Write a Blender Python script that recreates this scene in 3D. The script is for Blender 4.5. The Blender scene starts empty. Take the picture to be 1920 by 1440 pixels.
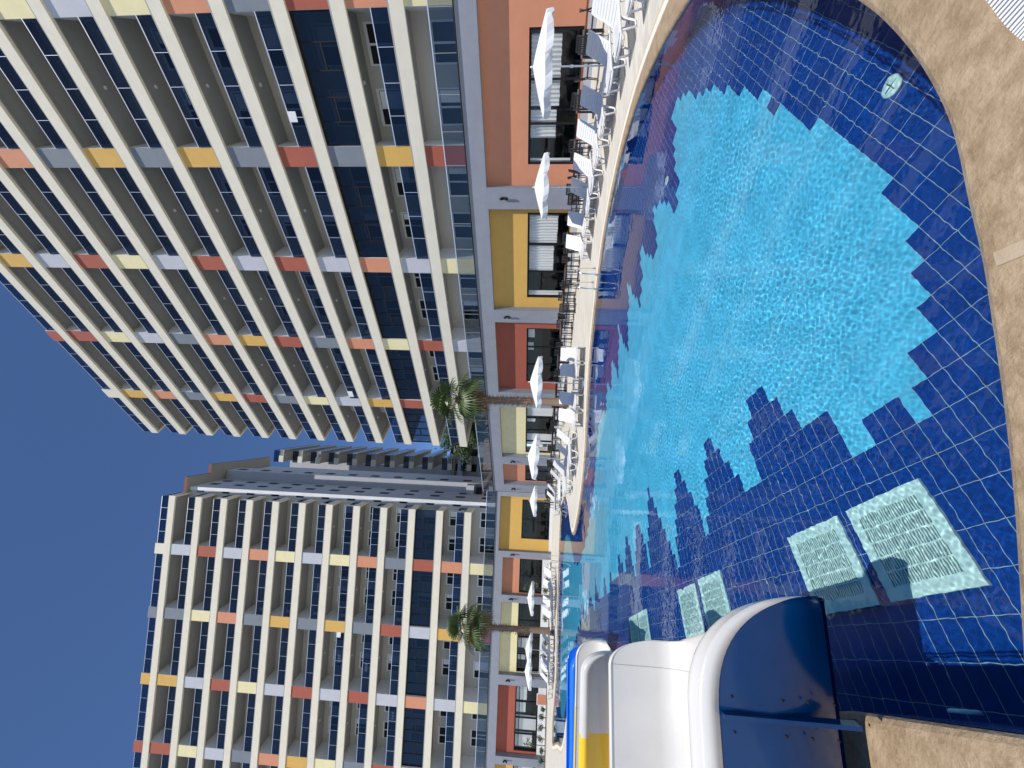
import bpy, bmesh, math, random
import numpy as np
from mathutils import Vector, Matrix
from mathutils.geometry import tessellate_polygon

S = bpy.context.scene
COL = S.collection
rad = math.radians
R = random.Random(7)

# ------------------------------------------------------------------ camera
PITCH, ROLL, EYE = rad(3.7125), rad(1.9345), 2.1
cp, sp = math.cos(PITCH), math.sin(PITCH)
fw = Vector((0, cp, sp)); rt = Vector((1, 0, 0)); up = Vector((0, -sp, cp))
cr, sr = math.cos(ROLL), math.sin(ROLL)
rt2 = rt * cr + up * sr
up2 = up * cr - rt * sr
cam = bpy.data.cameras.new("camera")
cam.sensor_fit = 'HORIZONTAL'; cam.sensor_width = 36; cam.lens = 705 / 1920 * 36
cam.clip_start = .05; cam.clip_end = 3000
camo = bpy.data.objects.new("camera", cam); COL.objects.link(camo)
# the photograph was taken with the phone turned a quarter: picture right is down
X, Y, Z = -up2, rt2, -fw
camo.matrix_world = Matrix(((X.x, Y.x, Z.x, 0), (X.y, Y.y, Z.y, 0), (X.z, Y.z, Z.z, EYE), (0, 0, 0, 1)))
S.camera = camo

# ------------------------------------------------------------------ sky, sun, exposure
SUN_EL = rad(65); sun_h = Vector((-.04, -1, 0)).normalized()
w = bpy.data.worlds.new("World"); S.world = w; w.use_nodes = True
nt = w.node_tree
sky = nt.nodes.new('ShaderNodeTexSky'); sky.sky_type = 'NISHITA'; sky.sun_disc = False
sky.sun_elevation = SUN_EL; sky.sun_rotation = math.atan2(sun_h.x, sun_h.y)
sky.air_density = .82; sky.dust_density = 0.0; sky.ozone_density = 9.0; sky.altitude = 2300
nt.links.new(sky.outputs[0], nt.nodes['Background'].inputs[0])
nt.nodes['Background'].inputs[1].default_value = .15
sun = bpy.data.lights.new("sun", 'SUN'); sun.energy = 4.6; sun.angle = rad(.5); sun.color = (1, .955, .89)
suno = bpy.data.objects.new("sun", sun); COL.objects.link(suno)
sv = sun_h * math.cos(SUN_EL) + Vector((0, 0, math.sin(SUN_EL)))
suno.rotation_euler = sv.to_track_quat('Z', 'Y').to_euler()
sun.cycles.is_caustics_light = True
S.view_settings.view_transform = 'Standard'; S.view_settings.look = 'None'
S.view_settings.gamma = 1; S.view_settings.exposure = 0.1
S.cycles.use_denoising = True
S.cycles.transparent_max_bounces = 24
S.cycles.max_bounces = 10
S.cycles.sample_clamp_indirect = 6

# ------------------------------------------------------------------ materials
MATS = {}
def mat(name, col, rough=.6, var=0, vscale=2.0, bump=0, bscale=60, metal=0, spec=.5, stretch=(1, 1, 1), coat=0, trans=0):
    if name in MATS: return MATS[name]
    m = bpy.data.materials.new(name); m.use_nodes = True; MATS[name] = m
    t = m.node_tree; N = t.nodes; L = t.links; b = N['Principled BSDF']
    b.inputs['Base Color'].default_value = (*col, 1); b.inputs['Roughness'].default_value = rough
    b.inputs['Metallic'].default_value = metal; b.inputs['Specular IOR Level'].default_value = spec
    b.inputs['Coat Weight'].default_value = coat
    if trans: b.inputs['Subsurface Weight'].default_value = 0
    if var or bump:
        tc = N.new('ShaderNodeTexCoord'); mp = N.new('ShaderNodeMapping'); mp.inputs['Scale'].default_value = stretch
        L.new(tc.outputs['Object'], mp.inputs[0])
    if var:
        n = N.new('ShaderNodeTexNoise'); n.inputs['Scale'].default_value = vscale; n.inputs['Detail'].default_value = 6
        n.inputs['Roughness'].default_value = .65
        L.new(mp.outputs[0], n.inputs['Vector'])
        r = N.new('ShaderNodeMapRange'); r.inputs[1].default_value = .3; r.inputs[2].default_value = .7
        r.inputs[3].default_value = 1 - var; r.inputs[4].default_value = 1 + var
        L.new(n.outputs[0], r.inputs[0])
        mx = N.new('ShaderNodeMix'); mx.data_type = 'RGBA'; mx.blend_type = 'MULTIPLY'; mx.inputs[0].default_value = 1
        mx.inputs[6].default_value = (*col, 1); L.new(r.outputs[0], mx.inputs[7]); L.new(mx.outputs[2], b.inputs['Base Color'])
    if bump:
        n2 = N.new('ShaderNodeTexNoise'); n2.inputs['Scale'].default_value = bscale; n2.inputs['Detail'].default_value = 4
        L.new(mp.outputs[0], n2.inputs['Vector'])
        bp = N.new('ShaderNodeBump'); bp.inputs['Strength'].default_value = bump; bp.inputs['Distance'].default_value = .02
        L.new(n2.outputs[0], bp.inputs['Height']); L.new(bp.outputs[0], b.inputs['Normal'])
    return m

def glass_mat(name, tint, rough=.02, refl=1.0, body=(0, 0, 0), bodyf=0.0):
    m = bpy.data.materials.new(name); m.use_nodes = True; MATS[name] = m
    t = m.node_tree; N = t.nodes; L = t.links; N.remove(N['Principled BSDF'])
    tr = N.new('ShaderNodeBsdfTransparent'); tr.inputs[0].default_value = (*tint, 1)
    gl = N.new('ShaderNodeBsdfGlossy'); gl.inputs['Roughness'].default_value = rough; gl.inputs[0].default_value = (refl, refl, refl, 1)
    fr = N.new('ShaderNodeFresnel'); ge = N.new('ShaderNodeNewGeometry'); mr = N.new('ShaderNodeMapRange')
    mr.inputs[3].default_value = 1.5; mr.inputs[4].default_value = 1 / 1.5; L.new(ge.outputs['Backfacing'], mr.inputs[0]); L.new(mr.outputs[0], fr.inputs[0])
    mx = N.new('ShaderNodeMixShader'); L.new(fr.outputs[0], mx.inputs[0])
    base = tr.outputs[0]
    if bodyf:
        d = N.new('ShaderNodeBsdfDiffuse'); d.inputs[0].default_value = (*body, 1)
        m2 = N.new('ShaderNodeMixShader'); m2.inputs[0].default_value = bodyf
        L.new(tr.outputs[0], m2.inputs[1]); L.new(d.outputs[0], m2.inputs[2]); base = m2.outputs[0]
    L.new(base, mx.inputs[1]); L.new(gl.outputs[0], mx.inputs[2])
    L.new(mx.outputs[0], N['Material Output'].inputs[0])
    return m

IVORY = mat('ivory_render', (.67, .615, .49), .8, .05, 1.2, .15, 45)
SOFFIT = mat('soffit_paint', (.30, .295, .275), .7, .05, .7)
COVE_STREAK = mat('cove_light_streak', (.52, .51, .48), .7)  # paler than the soffit: light streak along the cove, put into the colour
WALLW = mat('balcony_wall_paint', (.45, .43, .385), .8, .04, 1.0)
LEDGE = mat('grey_ledge', (.30, .29, .27), .7)
WHITEP = mat('white_paint', (.68, .68, .675), .6, .03, 2)
GREYF = mat('grey_render', (.235, .25, .285), .8, .07, 1.5, .2, 40)
GREYL = mat('light_grey_render', (.42, .43, .46), .8, .05, 1.5, .1, 40)
PAL = {
 'O': mat('salmon_orange_render', (.57, .235, .13), .8, .05, 1.5, .15, 45),
 'R': mat('brick_red_render', (.34, .085, .05), .8, .06, 1.5, .15, 45),
 'Y': mat('mustard_yellow_render', (.60, .355, .085), .8, .05, 1.5, .15, 45),
 'C': mat('pale_cream_render', (.72, .64, .36), .8, .05, 1.5, .15, 45),
 'L': mat('pale_grey_render', (.46, .46, .49), .8, .05, 1.5, .15, 45),
 'D': mat('slate_grey_render', (.17, .19, .215), .8, .06, 1.5, .15, 45),
 'I': IVORY}
PALNAME = {'O': 'salmon orange', 'R': 'brick red', 'Y': 'mustard yellow', 'C': 'pale cream', 'L': 'pale grey', 'D': 'slate grey', 'I': 'ivory'}
GLASS_B = glass_mat('balcony_glass', (.30, .35, .44))
GLASS_T = glass_mat('terrace_glass', (.62, .65, .66))
GLASS_W = glass_mat('window_glass', (.97, .98, .98), refl=.45)
GLASS_D = glass_mat('dark_glazing', (.44, .48, .52))
ALU = mat('brushed_aluminium', (.75, .76, .77), .35, metal=.6)
STEEL = mat('stainless_steel', (.72, .72, .72), .18, metal=1)
BLACKF = mat('black_frame', (.012, .012, .014), .6, spec=.2)
DARKIN = mat('dark_interior', (.018, .017, .016), .9, spec=.1)
CURT = mat('white_curtain', (.80, .79, .77), .9)
PLAST = mat('white_plastic', (.70, .70, .71), .38, .02, 8)
FABRIC = mat('white_canvas', (.66, .66, .66), .9, .02, 3)
POLE = mat('umbrella_pole', (.72, .72, .73), .35)
RATTAN = mat('black_slats', (.012, .012, .013), .5)
TABLETOP = mat('dark_table_top', (.09, .085, .08), .4)
GELW = mat('white_gelcoat', (.60, .585, .55), .24, .07, 1.1, coat=.5)
GELB = mat('blue_gelcoat', (.0005, .034, .125), .14, .10, 2.5, coat=.1, spec=.3)
GELB2 = mat('bright_blue_gelcoat', (.015, .17, .72), .22, .04, 2, coat=.5)
GELY = mat('yellow_gelcoat', (.83, .52, .01), .25, .03, 2, coat=.4)
TRUNK = mat('palm_trunk_bark', (.24, .17, .12), .9, .25, 9, .8, 18, stretch=(1, 1, 4))
BOOT = mat('palm_dry_boots', (.23, .14, .08), .9, .6, 7)
FROND = mat('palm_fan_leaf', (.062, .098, .026), .5, .35, 4)
DEAD = mat('dry_palm_leaf', (.20, .13, .065), .8, .4, 4)
LEAF = mat('shrub_leaf', (.06, .105, .03), .6, .4, 3)
LEAF2 = mat('tree_leaf', (.045, .085, .028), .6, .45, 1.2)
STEM = mat('brown_stem', (.10, .065, .04), .9)
STONE = mat('rubble_stone', (.38, .32, .24), .9, .3, 3, .6, 8)
ROOFT = mat('red_brown_roof_edge', (.20, .065, .04), .8)
GRATEM = mat('pale_grate', (.58, .78, .73), .6)
GRATED = mat('grate_shadow_gap', (.05, .07, .06), .8)

# ------------------------------------------------------------------ mesh helpers
class MB:
    def __init__(s): s.v = []; s.f = []; s.m = []; s.mats = []; s.sm = []
    def mi(s, m):
        if m not in s.mats: s.mats.append(m)
        return s.mats.index(m)
    def poly(s, pts, m, smooth=False):
        i = len(s.v); s.v += [tuple(p) for p in pts]; s.f.append(tuple(range(i, i + len(pts)))); s.m.append(s.mi(m)); s.sm.append(smooth)
    def mesh(s, pts, faces, m, smooth=False):
        i = len(s.v); s.v += [tuple(p) for p in pts]
        for f in faces: s.f.append(tuple(i + k for k in f)); s.m.append(s.mi(m)); s.sm.append(smooth)
    def box(s, x0, x1, y0, y1, z0, z1, m, front=None):
        # front: another material for the +y face
        p = [(x0, y0, z0), (x1, y0, z0), (x1, y1, z0), (x0, y1, z0), (x0, y0, z1), (x1, y0, z1), (x1, y1, z1), (x0, y1, z1)]
        s.mesh(p, [(0, 3, 2, 1), (4, 5, 6, 7), (0, 1, 5, 4), (1, 2, 6, 5), (3, 0, 4, 7)], m)
        s.mesh([p[2], p[3], p[7], p[6]], [(0, 1, 2, 3)], front or m)
    def obox(s, M, x0, x1, y0, y1, z0, z1, m):
        p = [M @ Vector(q) for q in [(x0, y0, z0), (x1, y0, z0), (x1, y1, z0), (x0, y1, z0), (x0, y0, z1), (x1, y0, z1), (x1, y1, z1), (x0, y1, z1)]]
        s.mesh(p, [(0, 3, 2, 1), (4, 5, 6, 7), (0, 1, 5, 4), (1, 2, 6, 5), (3, 0, 4, 7), (2, 3, 7, 6)], m)
    def tube(s, pts, r, m, n=8, caps=True):
        pts = [Vector(p) for p in pts]; rr = r if isinstance(r, (list, tuple)) else [r] * len(pts)
        rings = []; prev = None
        for i, p in enumerate(pts):
            d = (pts[min(i + 1, len(pts) - 1)] - pts[max(i - 1, 0)]).normalized()
            a = prev if prev is not None else (Vector((0, 0, 1)) if abs(d.z) < .9 else Vector((1, 0, 0)))
            a = (a - d * a.dot(d))
            if a.length < 1e-4: a = d.orthogonal()
            a.normalize(); prev = a; b = d.cross(a)
            rings.append([p + (a * math.cos(2 * math.pi * k / n) + b * math.sin(2 * math.pi * k / n)) * rr[i] for k in range(n)])
        vs = [q for g in rings for q in g]; fs = []
        for i in range(len(pts) - 1):
            for k in range(n):
                fs.append((i * n + k, i * n + (k + 1) % n, (i + 1) * n + (k + 1) % n, (i + 1) * n + k))
        if caps:
            fs.append(tuple(range(n - 1, -1, -1))); fs.append(tuple((len(pts) - 1) * n + k for k in range(n)))
        s.mesh(vs, fs, m, True)
    def grid(s, rows, matf, smooth=True):
        k = len(rows[0]); i0 = len(s.v)
        for r_ in rows: s.v += [tuple(p) for p in r_]
        for i in range(len(rows) - 1):
            for j in range(k - 1):
                s.f.append((i0 + i * k + j, i0 + i * k + j + 1, i0 + (i + 1) * k + j + 1, i0 + (i + 1) * k + j)); s.m.append(s.mi(matf(i, j))); s.sm.append(smooth)
    def build(s, name, parent=None, auto=False):
        me = bpy.data.meshes.new(name); me.from_pydata(s.v, [], s.f)
        for m in s.mats: me.materials.append(m)
        me.polygons.foreach_set('material_index', s.m); me.polygons.foreach_set('use_smooth', s.sm)
        me.update()
        o = bpy.data.objects.new(name, me); COL.objects.link(o)
        if parent is not None: o.parent = parent
        return o

def tag(o, label=None, cat=None, group=None, kind=None):
    if label: o['label'] = label
    if cat: o['category'] = cat
    if group: o['group'] = group
    if kind: o['kind'] = kind
    return o
def thing(name, label, cat, loc=(0, 0, 0), rz=0, group=None):
    o = bpy.data.objects.new(name, None); COL.objects.link(o); o.empty_display_size = .2
    o.location = loc; o.rotation_euler = (0, 0, rz)
    return tag(o, label, cat, group)
def dup(root, loc, rz, label, group=None, scale=None):
    r = root.copy(); COL.objects.link(r); r.location = loc; r.rotation_euler = (0, 0, rz); r['label'] = label
    if group: r['group'] = group
    if scale: r.scale = scale
    for c in list(root.children):
        d = c.copy(); COL.objects.link(d); d.parent = r
        for g in list(c.children):
            e = g.copy(); COL.objects.link(e); e.parent = d
    return r

# ------------------------------------------------------------------ pool outline (metres, water edge, anticlockwise from the near left corner)
NEAR = [(-1.42, 1.74), (-.98, 1.77), (-.46, 1.81), (-.18, 1.84), (.13, 1.88), (.4, 1.92), (.66, 1.96), (.99, 2.03), (1.25, 2.08), (1.49, 2.14), (1.79, 2.25), (2.1, 2.39), (2.42, 2.56), (2.7, 2.73)]
RIGHT = [(3.15, 3.02), (3.75, 3.45), (4.4, 3.98), (5.0, 4.55), (5.5, 5.15), (5.93, 5.87), (6.36, 7.0), (6.6, 8.0), (6.70, 8.95), (6.61, 9.95), (6.33, 11.0)]
FARR = [(5.85, 11.95), (5.0, 13.1), (4.1, 13.85), (3.14, 14.45), (2.3, 14.9), (1.37, 15.3), (.4, 15.55), (-.56, 15.72), (-1.7, 15.78), (-2.84, 15.85), (-4.17, 16.35), (-5.63, 17.25), (-6.7, 18.15), (-7.3, 18.8), (-7.62, 19.4), (-7.72, 20.0), (-7.62, 20.8), (-7.35, 21.8), (-7.1, 22.9), (-7.15, 24.0), (-7.5, 25.2), (-8.3, 26.7), (-9.3, 27.9), (-10.4, 28.35), (-11.8, 28.45), (-14.95, 28.4), (-18.0, 28.0), (-20.6, 27.2)]
LEFT = [(-22.4, 27.65), (-24.6, 28.6), (-26.1, 29.1), (-26.8, 28.7), (-26.2, 27.7), (-23.0, 24.5), (-19.8, 21.1), (-15.8, 18.8), (-13.2, 16.2), (-10.4, 12.7), (-7.6, 9.22), (-4.8, 5.75), (-2.06, 2.6)]
def smooth(pts, closed_prev, closed_next, n):
    P = [closed_prev] + pts + [closed_next]; out = []
    for i in range(1, len(P) - 2):
        p0, p1, p2, p3 = map(np.array, (P[i - 1], P[i], P[i + 1], P[i + 2]))
        for k in range(n):
            t = k / n
            out.append(tuple(.5 * ((2 * p1) + (p2 - p0) * t + (2 * p0 - 5 * p1 + 4 * p2 - p3) * t * t + (3 * p1 - p0 - 3 * p2 + p3) * t ** 3)))
    out.append(pts[-1]); return out
ring_c = smooth(NEAR + RIGHT + FARR + LEFT[:8], (-1.9, 1.72), (-13.2, 16.2), 4)
OUT = [tuple(map(float, p)) for p in ring_c] + LEFT[8:]
NO = len(OUT)
def seg_normals(P):
    n = len(P); N = []
    for i in range(n):
        a = Vector(P[i - 1]); b = Vector(P[i]); c = Vector(P[(i + 1) % n])
        d1 = (b - a).normalized(); d2 = (c - b).normalized()
        n1 = Vector((d1.y, -d1.x)); n2 = Vector((d2.y, -d2.x))
        m = (n1 + n2); m.normalize(); k = 1 / max(.5, m.dot(n1))
        N.append(m * k)
    return N      # outward for an anticlockwise outline
NRM = seg_normals(OUT)
def off(i, d): return (OUT[i][0] + NRM[i].x * d, OUT[i][1] + NRM[i].y * d)
def inside(x, y, P):
    c = False; j = len(P) - 1
    for i in range(len(P)):
        xi, yi = P[i]; xj, yj = P[j]
        if (yi > y) != (yj > y) and x < (xj - xi) * (y - yi) / (yj - yi) + xi: c = not c
        j = i
    return c
ZW, ZF = -.055, -1.33

# brown stamped band width along the edge
def brown_w(p):
    x, y = p
    if y < 2.9 and x < 3.2: return 1.0
    if x > 2.5 and y < 12.2: return 1.0 + (.14 - 1.0) * min(1, max(0, (y - 2.9) / 8.5)) ** .8
    if p in LEFT[8:]: return 1.4
    return .13

def stone_mat(name, col1, col2, scale, rough, bump):
    m = bpy.data.materials.new(name); m.use_nodes = True; t = m.node_tree; N = t.nodes; L = t.links; b = N['Principled BSDF']
    tc = N.new('ShaderNodeTexCoord')
    n = N.new('ShaderNodeTexNoise'); n.inputs['Scale'].default_value = scale; n.inputs['Detail'].default_value = 8; n.inputs['Roughness'].default_value = .7
    L.new(tc.outputs['Object'], n.inputs['Vector'])
    cr_ = N.new('ShaderNodeValToRGB'); cr_.color_ramp.elements[0].position = .36; cr_.color_ramp.elements[0].color = (*col1, 1)
    cr_.color_ramp.elements[1].position = .64; cr_.color_ramp.elements[1].color = (*col2, 1)
    L.new(n.outputs[0], cr_.inputs[0]); L.new(cr_.outputs[0], b.inputs['Base Color'])
    v = N.new('ShaderNodeTexNoise'); v.inputs['Scale'].default_value = 26; v.inputs['Detail'].default_value = 5; v.inputs['Roughness'].default_value = .6
    L.new(tc.outputs['Object'], v.inputs['Vector'])
    bp = N.new('ShaderNodeBump'); bp.inputs['Strength'].default_value = bump; bp.inputs['Distance'].default_value = .03
    L.new(v.outputs[0], bp.inputs['Height']); L.new(bp.outputs[0], b.inputs['Normal'])
    b.inputs['Roughness'].default_value = rough
    return m
BROWN = stone_mat('stamped_brown_concrete', (.27, .19, .11), (.42, .32, .21), 6, .32, .55)
BEIGE = mat('beige_band', (.55, .44, .29), .6, .1, 4)
WHITEB = mat('white_coping_stone', (.74, .70, .62), .5, .06, 3)
STRIP = mat('pale_concrete_strip', (.38, .30, .21), .8, .1, 6, .3, 40)

def deck_mat():
    m = bpy.data.materials.new('deck_plank_tile'); m.use_nodes = True; t = m.node_tree; N = t.nodes; L = t.links; b = N['Principled BSDF']
    tc = N.new('ShaderNodeTexCoord'); mp = N.new('ShaderNodeMapping'); mp.inputs['Rotation'].default_value = (0, 0, rad(-14))
    L.new(tc.outputs['Object'], mp.inputs[0])
    br = N.new('ShaderNodeTexBrick'); br.inputs['Scale'].default_value = 1; br.inputs['Brick Width'].default_value = 1.2; br.inputs['Row Height'].default_value = .2
    br.inputs['Mortar Size'].default_value = .003; br.inputs['Color1'].default_value = (.60, .575, .51, 1); br.inputs['Color2'].default_value = (.52, .495, .43, 1)
    br.inputs['Mortar'].default_value = (.36, .33, .28, 1)
    L.new(mp.outputs[0], br.inputs[0])
    m2 = N.new('ShaderNodeMapping'); m2.inputs['Scale'].default_value = (.5, 9, 1); L.new(mp.outputs[0], m2.inputs[0])
    n = N.new('ShaderNodeTexNoise'); n.inputs['Scale'].default_value = 2.5; n.inputs['Detail'].default_value = 5; L.new(m2.outputs[0], n.inputs['Vector'])
    r = N.new('ShaderNodeMapRange'); r.inputs[1].default_value = .3; r.inputs[2].default_value = .7; r.inputs[3].default_value = .86; r.inputs[4].default_value = 1.12
    L.new(n.outputs[0], r.inputs[0])
    mx = N.new('ShaderNodeMix'); mx.data_type = 'RGBA'; mx.blend_type = 'MULTIPLY'; mx.inputs[0].default_value = 1
    L.new(br.outputs[0], mx.inputs[6]); L.new(r.outputs[0], mx.inputs[7]); L.new(mx.outputs[2], b.inputs['Base Color'])
    b.inputs['Roughness'].default_value = .6
    return m
DECK = deck_mat()

# ---- deck with the pool cut out of it
outer = [(-160, -60), (160, -60), (160, 220), (-160, 220)]
WID = [brown_w(p) for p in OUT]
hole = [off(i, WID[i] + .28) for i in range(NO)]
tri = tessellate_polygon([[Vector((x, y, 0)) for x, y in outer], [Vector((x, y, 0)) for x, y in hole]])
allv = [(x, y, 0) for x, y in outer] + [(x, y, 0) for x, y in hole]
d = MB(); d.mesh(allv, [tuple(t) for t in tri], DECK)
deck = d.build('pool_deck'); tag(deck, kind='structure')
bm = bmesh.new(); bm.from_mesh(deck.data)
bmesh.ops.recalc_face_normals(bm, faces=bm.faces)
for f in bm.faces:
    if f.normal.z < 0: f.normal_flip()
bm.to_mesh(deck.data); bm.free()

# ---- coping: rounded brown edge, white band, beige band
cpg = MB()
for i in range(NO):
    j = (i + 1) % NO
    def col(k):
        wb = WID[k]
        return [(off(k, 0), ZW - .03), (off(k, .0), -.045), (off(k, .012), -.02), (off(k, .04), -.004), (off(k, .09), .004), (off(k, wb), .006), (off(k, wb + .005), .012), (off(k, wb + .17), .012), (off(k, wb + .175), .006), (off(k, wb + .285), .006), (off(k, wb + .29), -.02)]
    a, b = col(i), col(j)
    near = WID[i] > .9
    for k in range(len(a) - 1):
        m = BROWN if k < 5 else (WHITEB if k < 8 else BEIGE)
        if near and k >= 5: m = BROWN
        cpg.poly([(*a[k][0], a[k][1]), (*b[k][0], b[k][1]), (*b[k + 1][0], b[k + 1][1]), (*a[k + 1][0], a[k + 1][1])], m, k < 4)
tag(cpg.build('coping'), kind='structure')

# pale strip let into the near coping
ps = MB(); ps.poly([(.615, 1.868, .0095), (.74, 1.2, .0095), (.81, 1.2, .0095), (.683, 1.882, .0095)], STRIP)
tag(ps.build('path'), kind='structure')

# ---- pool floor: every tile is a face
TILE_A = rad(35.4)
ax = np.array([math.cos(TILE_A), math.sin(TILE_A)]); ay = np.array([-math.sin(TILE_A), math.cos(TILE_A)])
ANCH = np.array([1.05, 3.07]) - ax * 80 - ay * 80
near_ = [(2.06, 3.47), (1.83, 3.31), (1.75, 3.41), (1.54, 3.26), (1.33, 3.13), (1.25, 3.22), (1.04, 3.08), (0.96, 3.17), (0.76, 3.04), (0.68, 3.13), (0.48, 3.0), (0.32, 3.18)]
n2_ = [(0.11, 3.05), (0.04, 3.14), (-0.16, 3.01), (-0.25, 3.11), (-0.05, 3.25), (-0.27, 3.54), (-0.48, 3.4), (-0.63, 3.59), (-0.23, 3.87), (-0.44, 4.17), (-0.25, 4.31), (-0.31, 4.42), (-0.12, 4.54), (-0.18, 4.65), (0.01, 4.78), (-0.04, 4.89)]
n3_ = [(-0.01, 5.0), (-0.22, 5.07), (-0.36, 4.97), (-0.48, 5.02), (-0.7, 4.92), (-0.78, 4.98), (-0.99, 4.85), (-1.07, 4.95), (-1.27, 4.83), (-1.35, 4.93), (-1.16, 5.05), (-1.22, 5.14), (-1.03, 5.29), (-1.1, 5.4), (-0.92, 5.56), (-0.97, 5.66), (-0.77, 5.8), (-0.83, 5.91), (-0.65, 6.02), (-0.76, 6.2), (-0.98, 6.08), (-1.04, 6.14), (-1.25, 6.01), (-1.34, 6.11), (-1.56, 5.99), (-1.64, 6.06), (-1.84, 5.94), (-1.89, 6.0), (-2.13, 5.93), (-2.18, 6.0), (-1.8, 6.26), (-1.86, 6.37), (-1.68, 6.56), (-1.74, 6.65), (-1.56, 6.78), (-1.61, 6.88), (-1.42, 7.0), (-1.53, 7.16), (-1.76, 7.06), (-1.82, 7.12), (-2.05, 7.0), (-2.11, 7.08), (-2.35, 6.97), (-2.41, 7.03), (-2.63, 6.9), (-2.7, 6.99), (-3.13, 6.76), (-3.18, 6.81), (-2.87, 7.21), (-2.76, 7.45), (-2.62, 7.71), (-2.5, 7.96), (-2.39, 8.26), (-2.22, 8.41), (-2.35, 8.45), (-2.78, 8.36), (-3.25, 8.32), (-3.42, 8.31), (-3.86, 8.09), (-3.93, 8.18), (-3.5, 8.41), (-3.39, 8.66), (-3.19, 8.93), (-3.14, 9.15), (-3.27, 9.27), (-3.61, 9.19), (-4.05, 9.14), (-4.35, 9.08), (-4.33, 9.21), (-3.97, 9.73), (-3.83, 10.01), (-3.95, 10.03), (-4.79, 9.89), (-4.77, 9.99), (-4.76, 10.34), (-4.68, 10.69), (-5.35, 10.62), (-5.67, 11.15), (-5.49, 11.65), (-6.2, 11.45), (-6.35, 11.88), (-6.15, 12.46), (-6.8, 12.28)]
far_ = [(2.72, 3.91), (2.89, 4.02), (2.81, 4.11), (3.44, 4.54), (3.37, 4.65), (3.8, 4.93), (3.72, 5.02), (4.12, 5.3), (4.06, 5.41), (4.48, 5.71), (4.38, 5.78), (4.79, 6.06), (4.74, 6.17), (4.94, 6.3), (4.87, 6.39), (5.11, 6.59), (5.02, 6.64), (5.42, 6.92), (5.33, 7.0), (5.55, 7.15), (5.48, 7.24), (5.64, 7.37), (5.43, 7.63), (5.16, 7.52), (4.99, 7.55), (4.72, 7.51), (4.43, 7.44), (4.26, 7.46), (4.02, 7.33), (3.86, 7.42), (3.6, 7.32)]
f2_ = [(3.42, 7.31), (4.02, 8.37), (4.02, 8.77), (3.57, 8.52), (3.15, 8.45), (2.81, 8.56), (3.55, 9.54), (3.32, 9.58), (2.72, 9.42), (2.31, 9.45), (2.04, 9.53), (2.94, 10.74), (2.36, 10.61), (1.75, 10.62), (0.9, 10.46), (1.98, 11.83), (1.48, 11.59), (0.34, 11.53), (0.9, 12.44), (-0.23, 12.27), (0.18, 13.07), (-0.72, 13.04), (-1.06, 13.7)]
FARL = [(-7.2, 13.2), (-7.0, 13.9), (-8.0, 13.7), (-8.1, 14.9), (-9.2, 15.1), (-9.3, 16.6), (-10.8, 17.2), (-13.5, 19.5), (-16.5, 20.8), (-19.5, 22.2), (-21.0, 24.2), (-20, 25.6), (-15, 26.2), (-11.5, 26.2), (-9.8, 25.0), (-9.0, 22.5), (-9.3, 19.8), (-8.4, 18.0), (-6.5, 16.2), (-4.5, 15.0), (-2.6, 14.6), (-1.6, 14.4)]
LIGHTP = near_ + n2_ + n3_ + FARL + f2_[::-1] + far_[::-1]

def tile_mat(name, cols, grout, tw, th, gs, groutmix=1.0, mosaic=0, rough=.25):
    m = bpy.data.materials.new(name); m.use_nodes = True; t = m.node_tree; N = t.nodes; L = t.links; b = N['Principled BSDF']
    uv = N.new('ShaderNodeUVMap')
    br = N.new('ShaderNodeTexBrick'); br.offset = 0; br.inputs['Scale'].default_value = 1
    br.inputs['Brick Width'].default_value = tw; br.inputs['Row Height'].default_value = th
    br.inputs['Mortar Size'].default_value = gs; br.inputs['Mortar Smooth'].default_value = .1; br.inputs['Bias'].default_value = 0
    br.inputs['Color1'].default_value = (*cols[0], 1); br.inputs['Color2'].default_value = (*cols[1], 1)
    br.inputs['Mortar'].default_value = (*grout, 1)
    L.new(uv.outputs[0], br.inputs[0])
    n = N.new('ShaderNodeTexNoise'); n.inputs['Scale'].default_value = 3; n.inputs['Detail'].default_value = 6
    L.new(uv.outputs[0], n.inputs['Vector'])
    r = N.new('ShaderNodeMapRange'); r.inputs[1].default_value = .3; r.inputs[2].default_value = .7; r.inputs[3].default_value = .88; r.inputs[4].default_value = 1.12
    L.new(n.outputs[0], r.inputs[0])
    mx = N.new('ShaderNodeMix'); mx.data_type = 'RGBA'; mx.blend_type = 'MULTIPLY'; mx.inputs[0].default_value = 1
    L.new(br.outputs[0], mx.inputs[6]); L.new(r.outputs[0], mx.inputs[7]); L.new(mx.outputs[2], b.inputs['Base Color'])
    b.inputs['Roughness'].default_value = rough
    return m
TDARK = tile_mat('cobalt_pool_tile', [(.0005, .040, .235), (.0005, .047, .26)], (.34, .44, .42), .25, .125, .0022)
TLIGHT = tile_mat('aqua_pool_tile', [(.085, .50, .73), (.10, .54, .77)], (.14, .52, .73), .25, .125, .003)
TWALL = tile_mat('cobalt_wall_tile', [(.0005, .040, .235), (.0005, .05, .26)], (.22, .30, .32), .25, .125, .0022)

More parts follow.
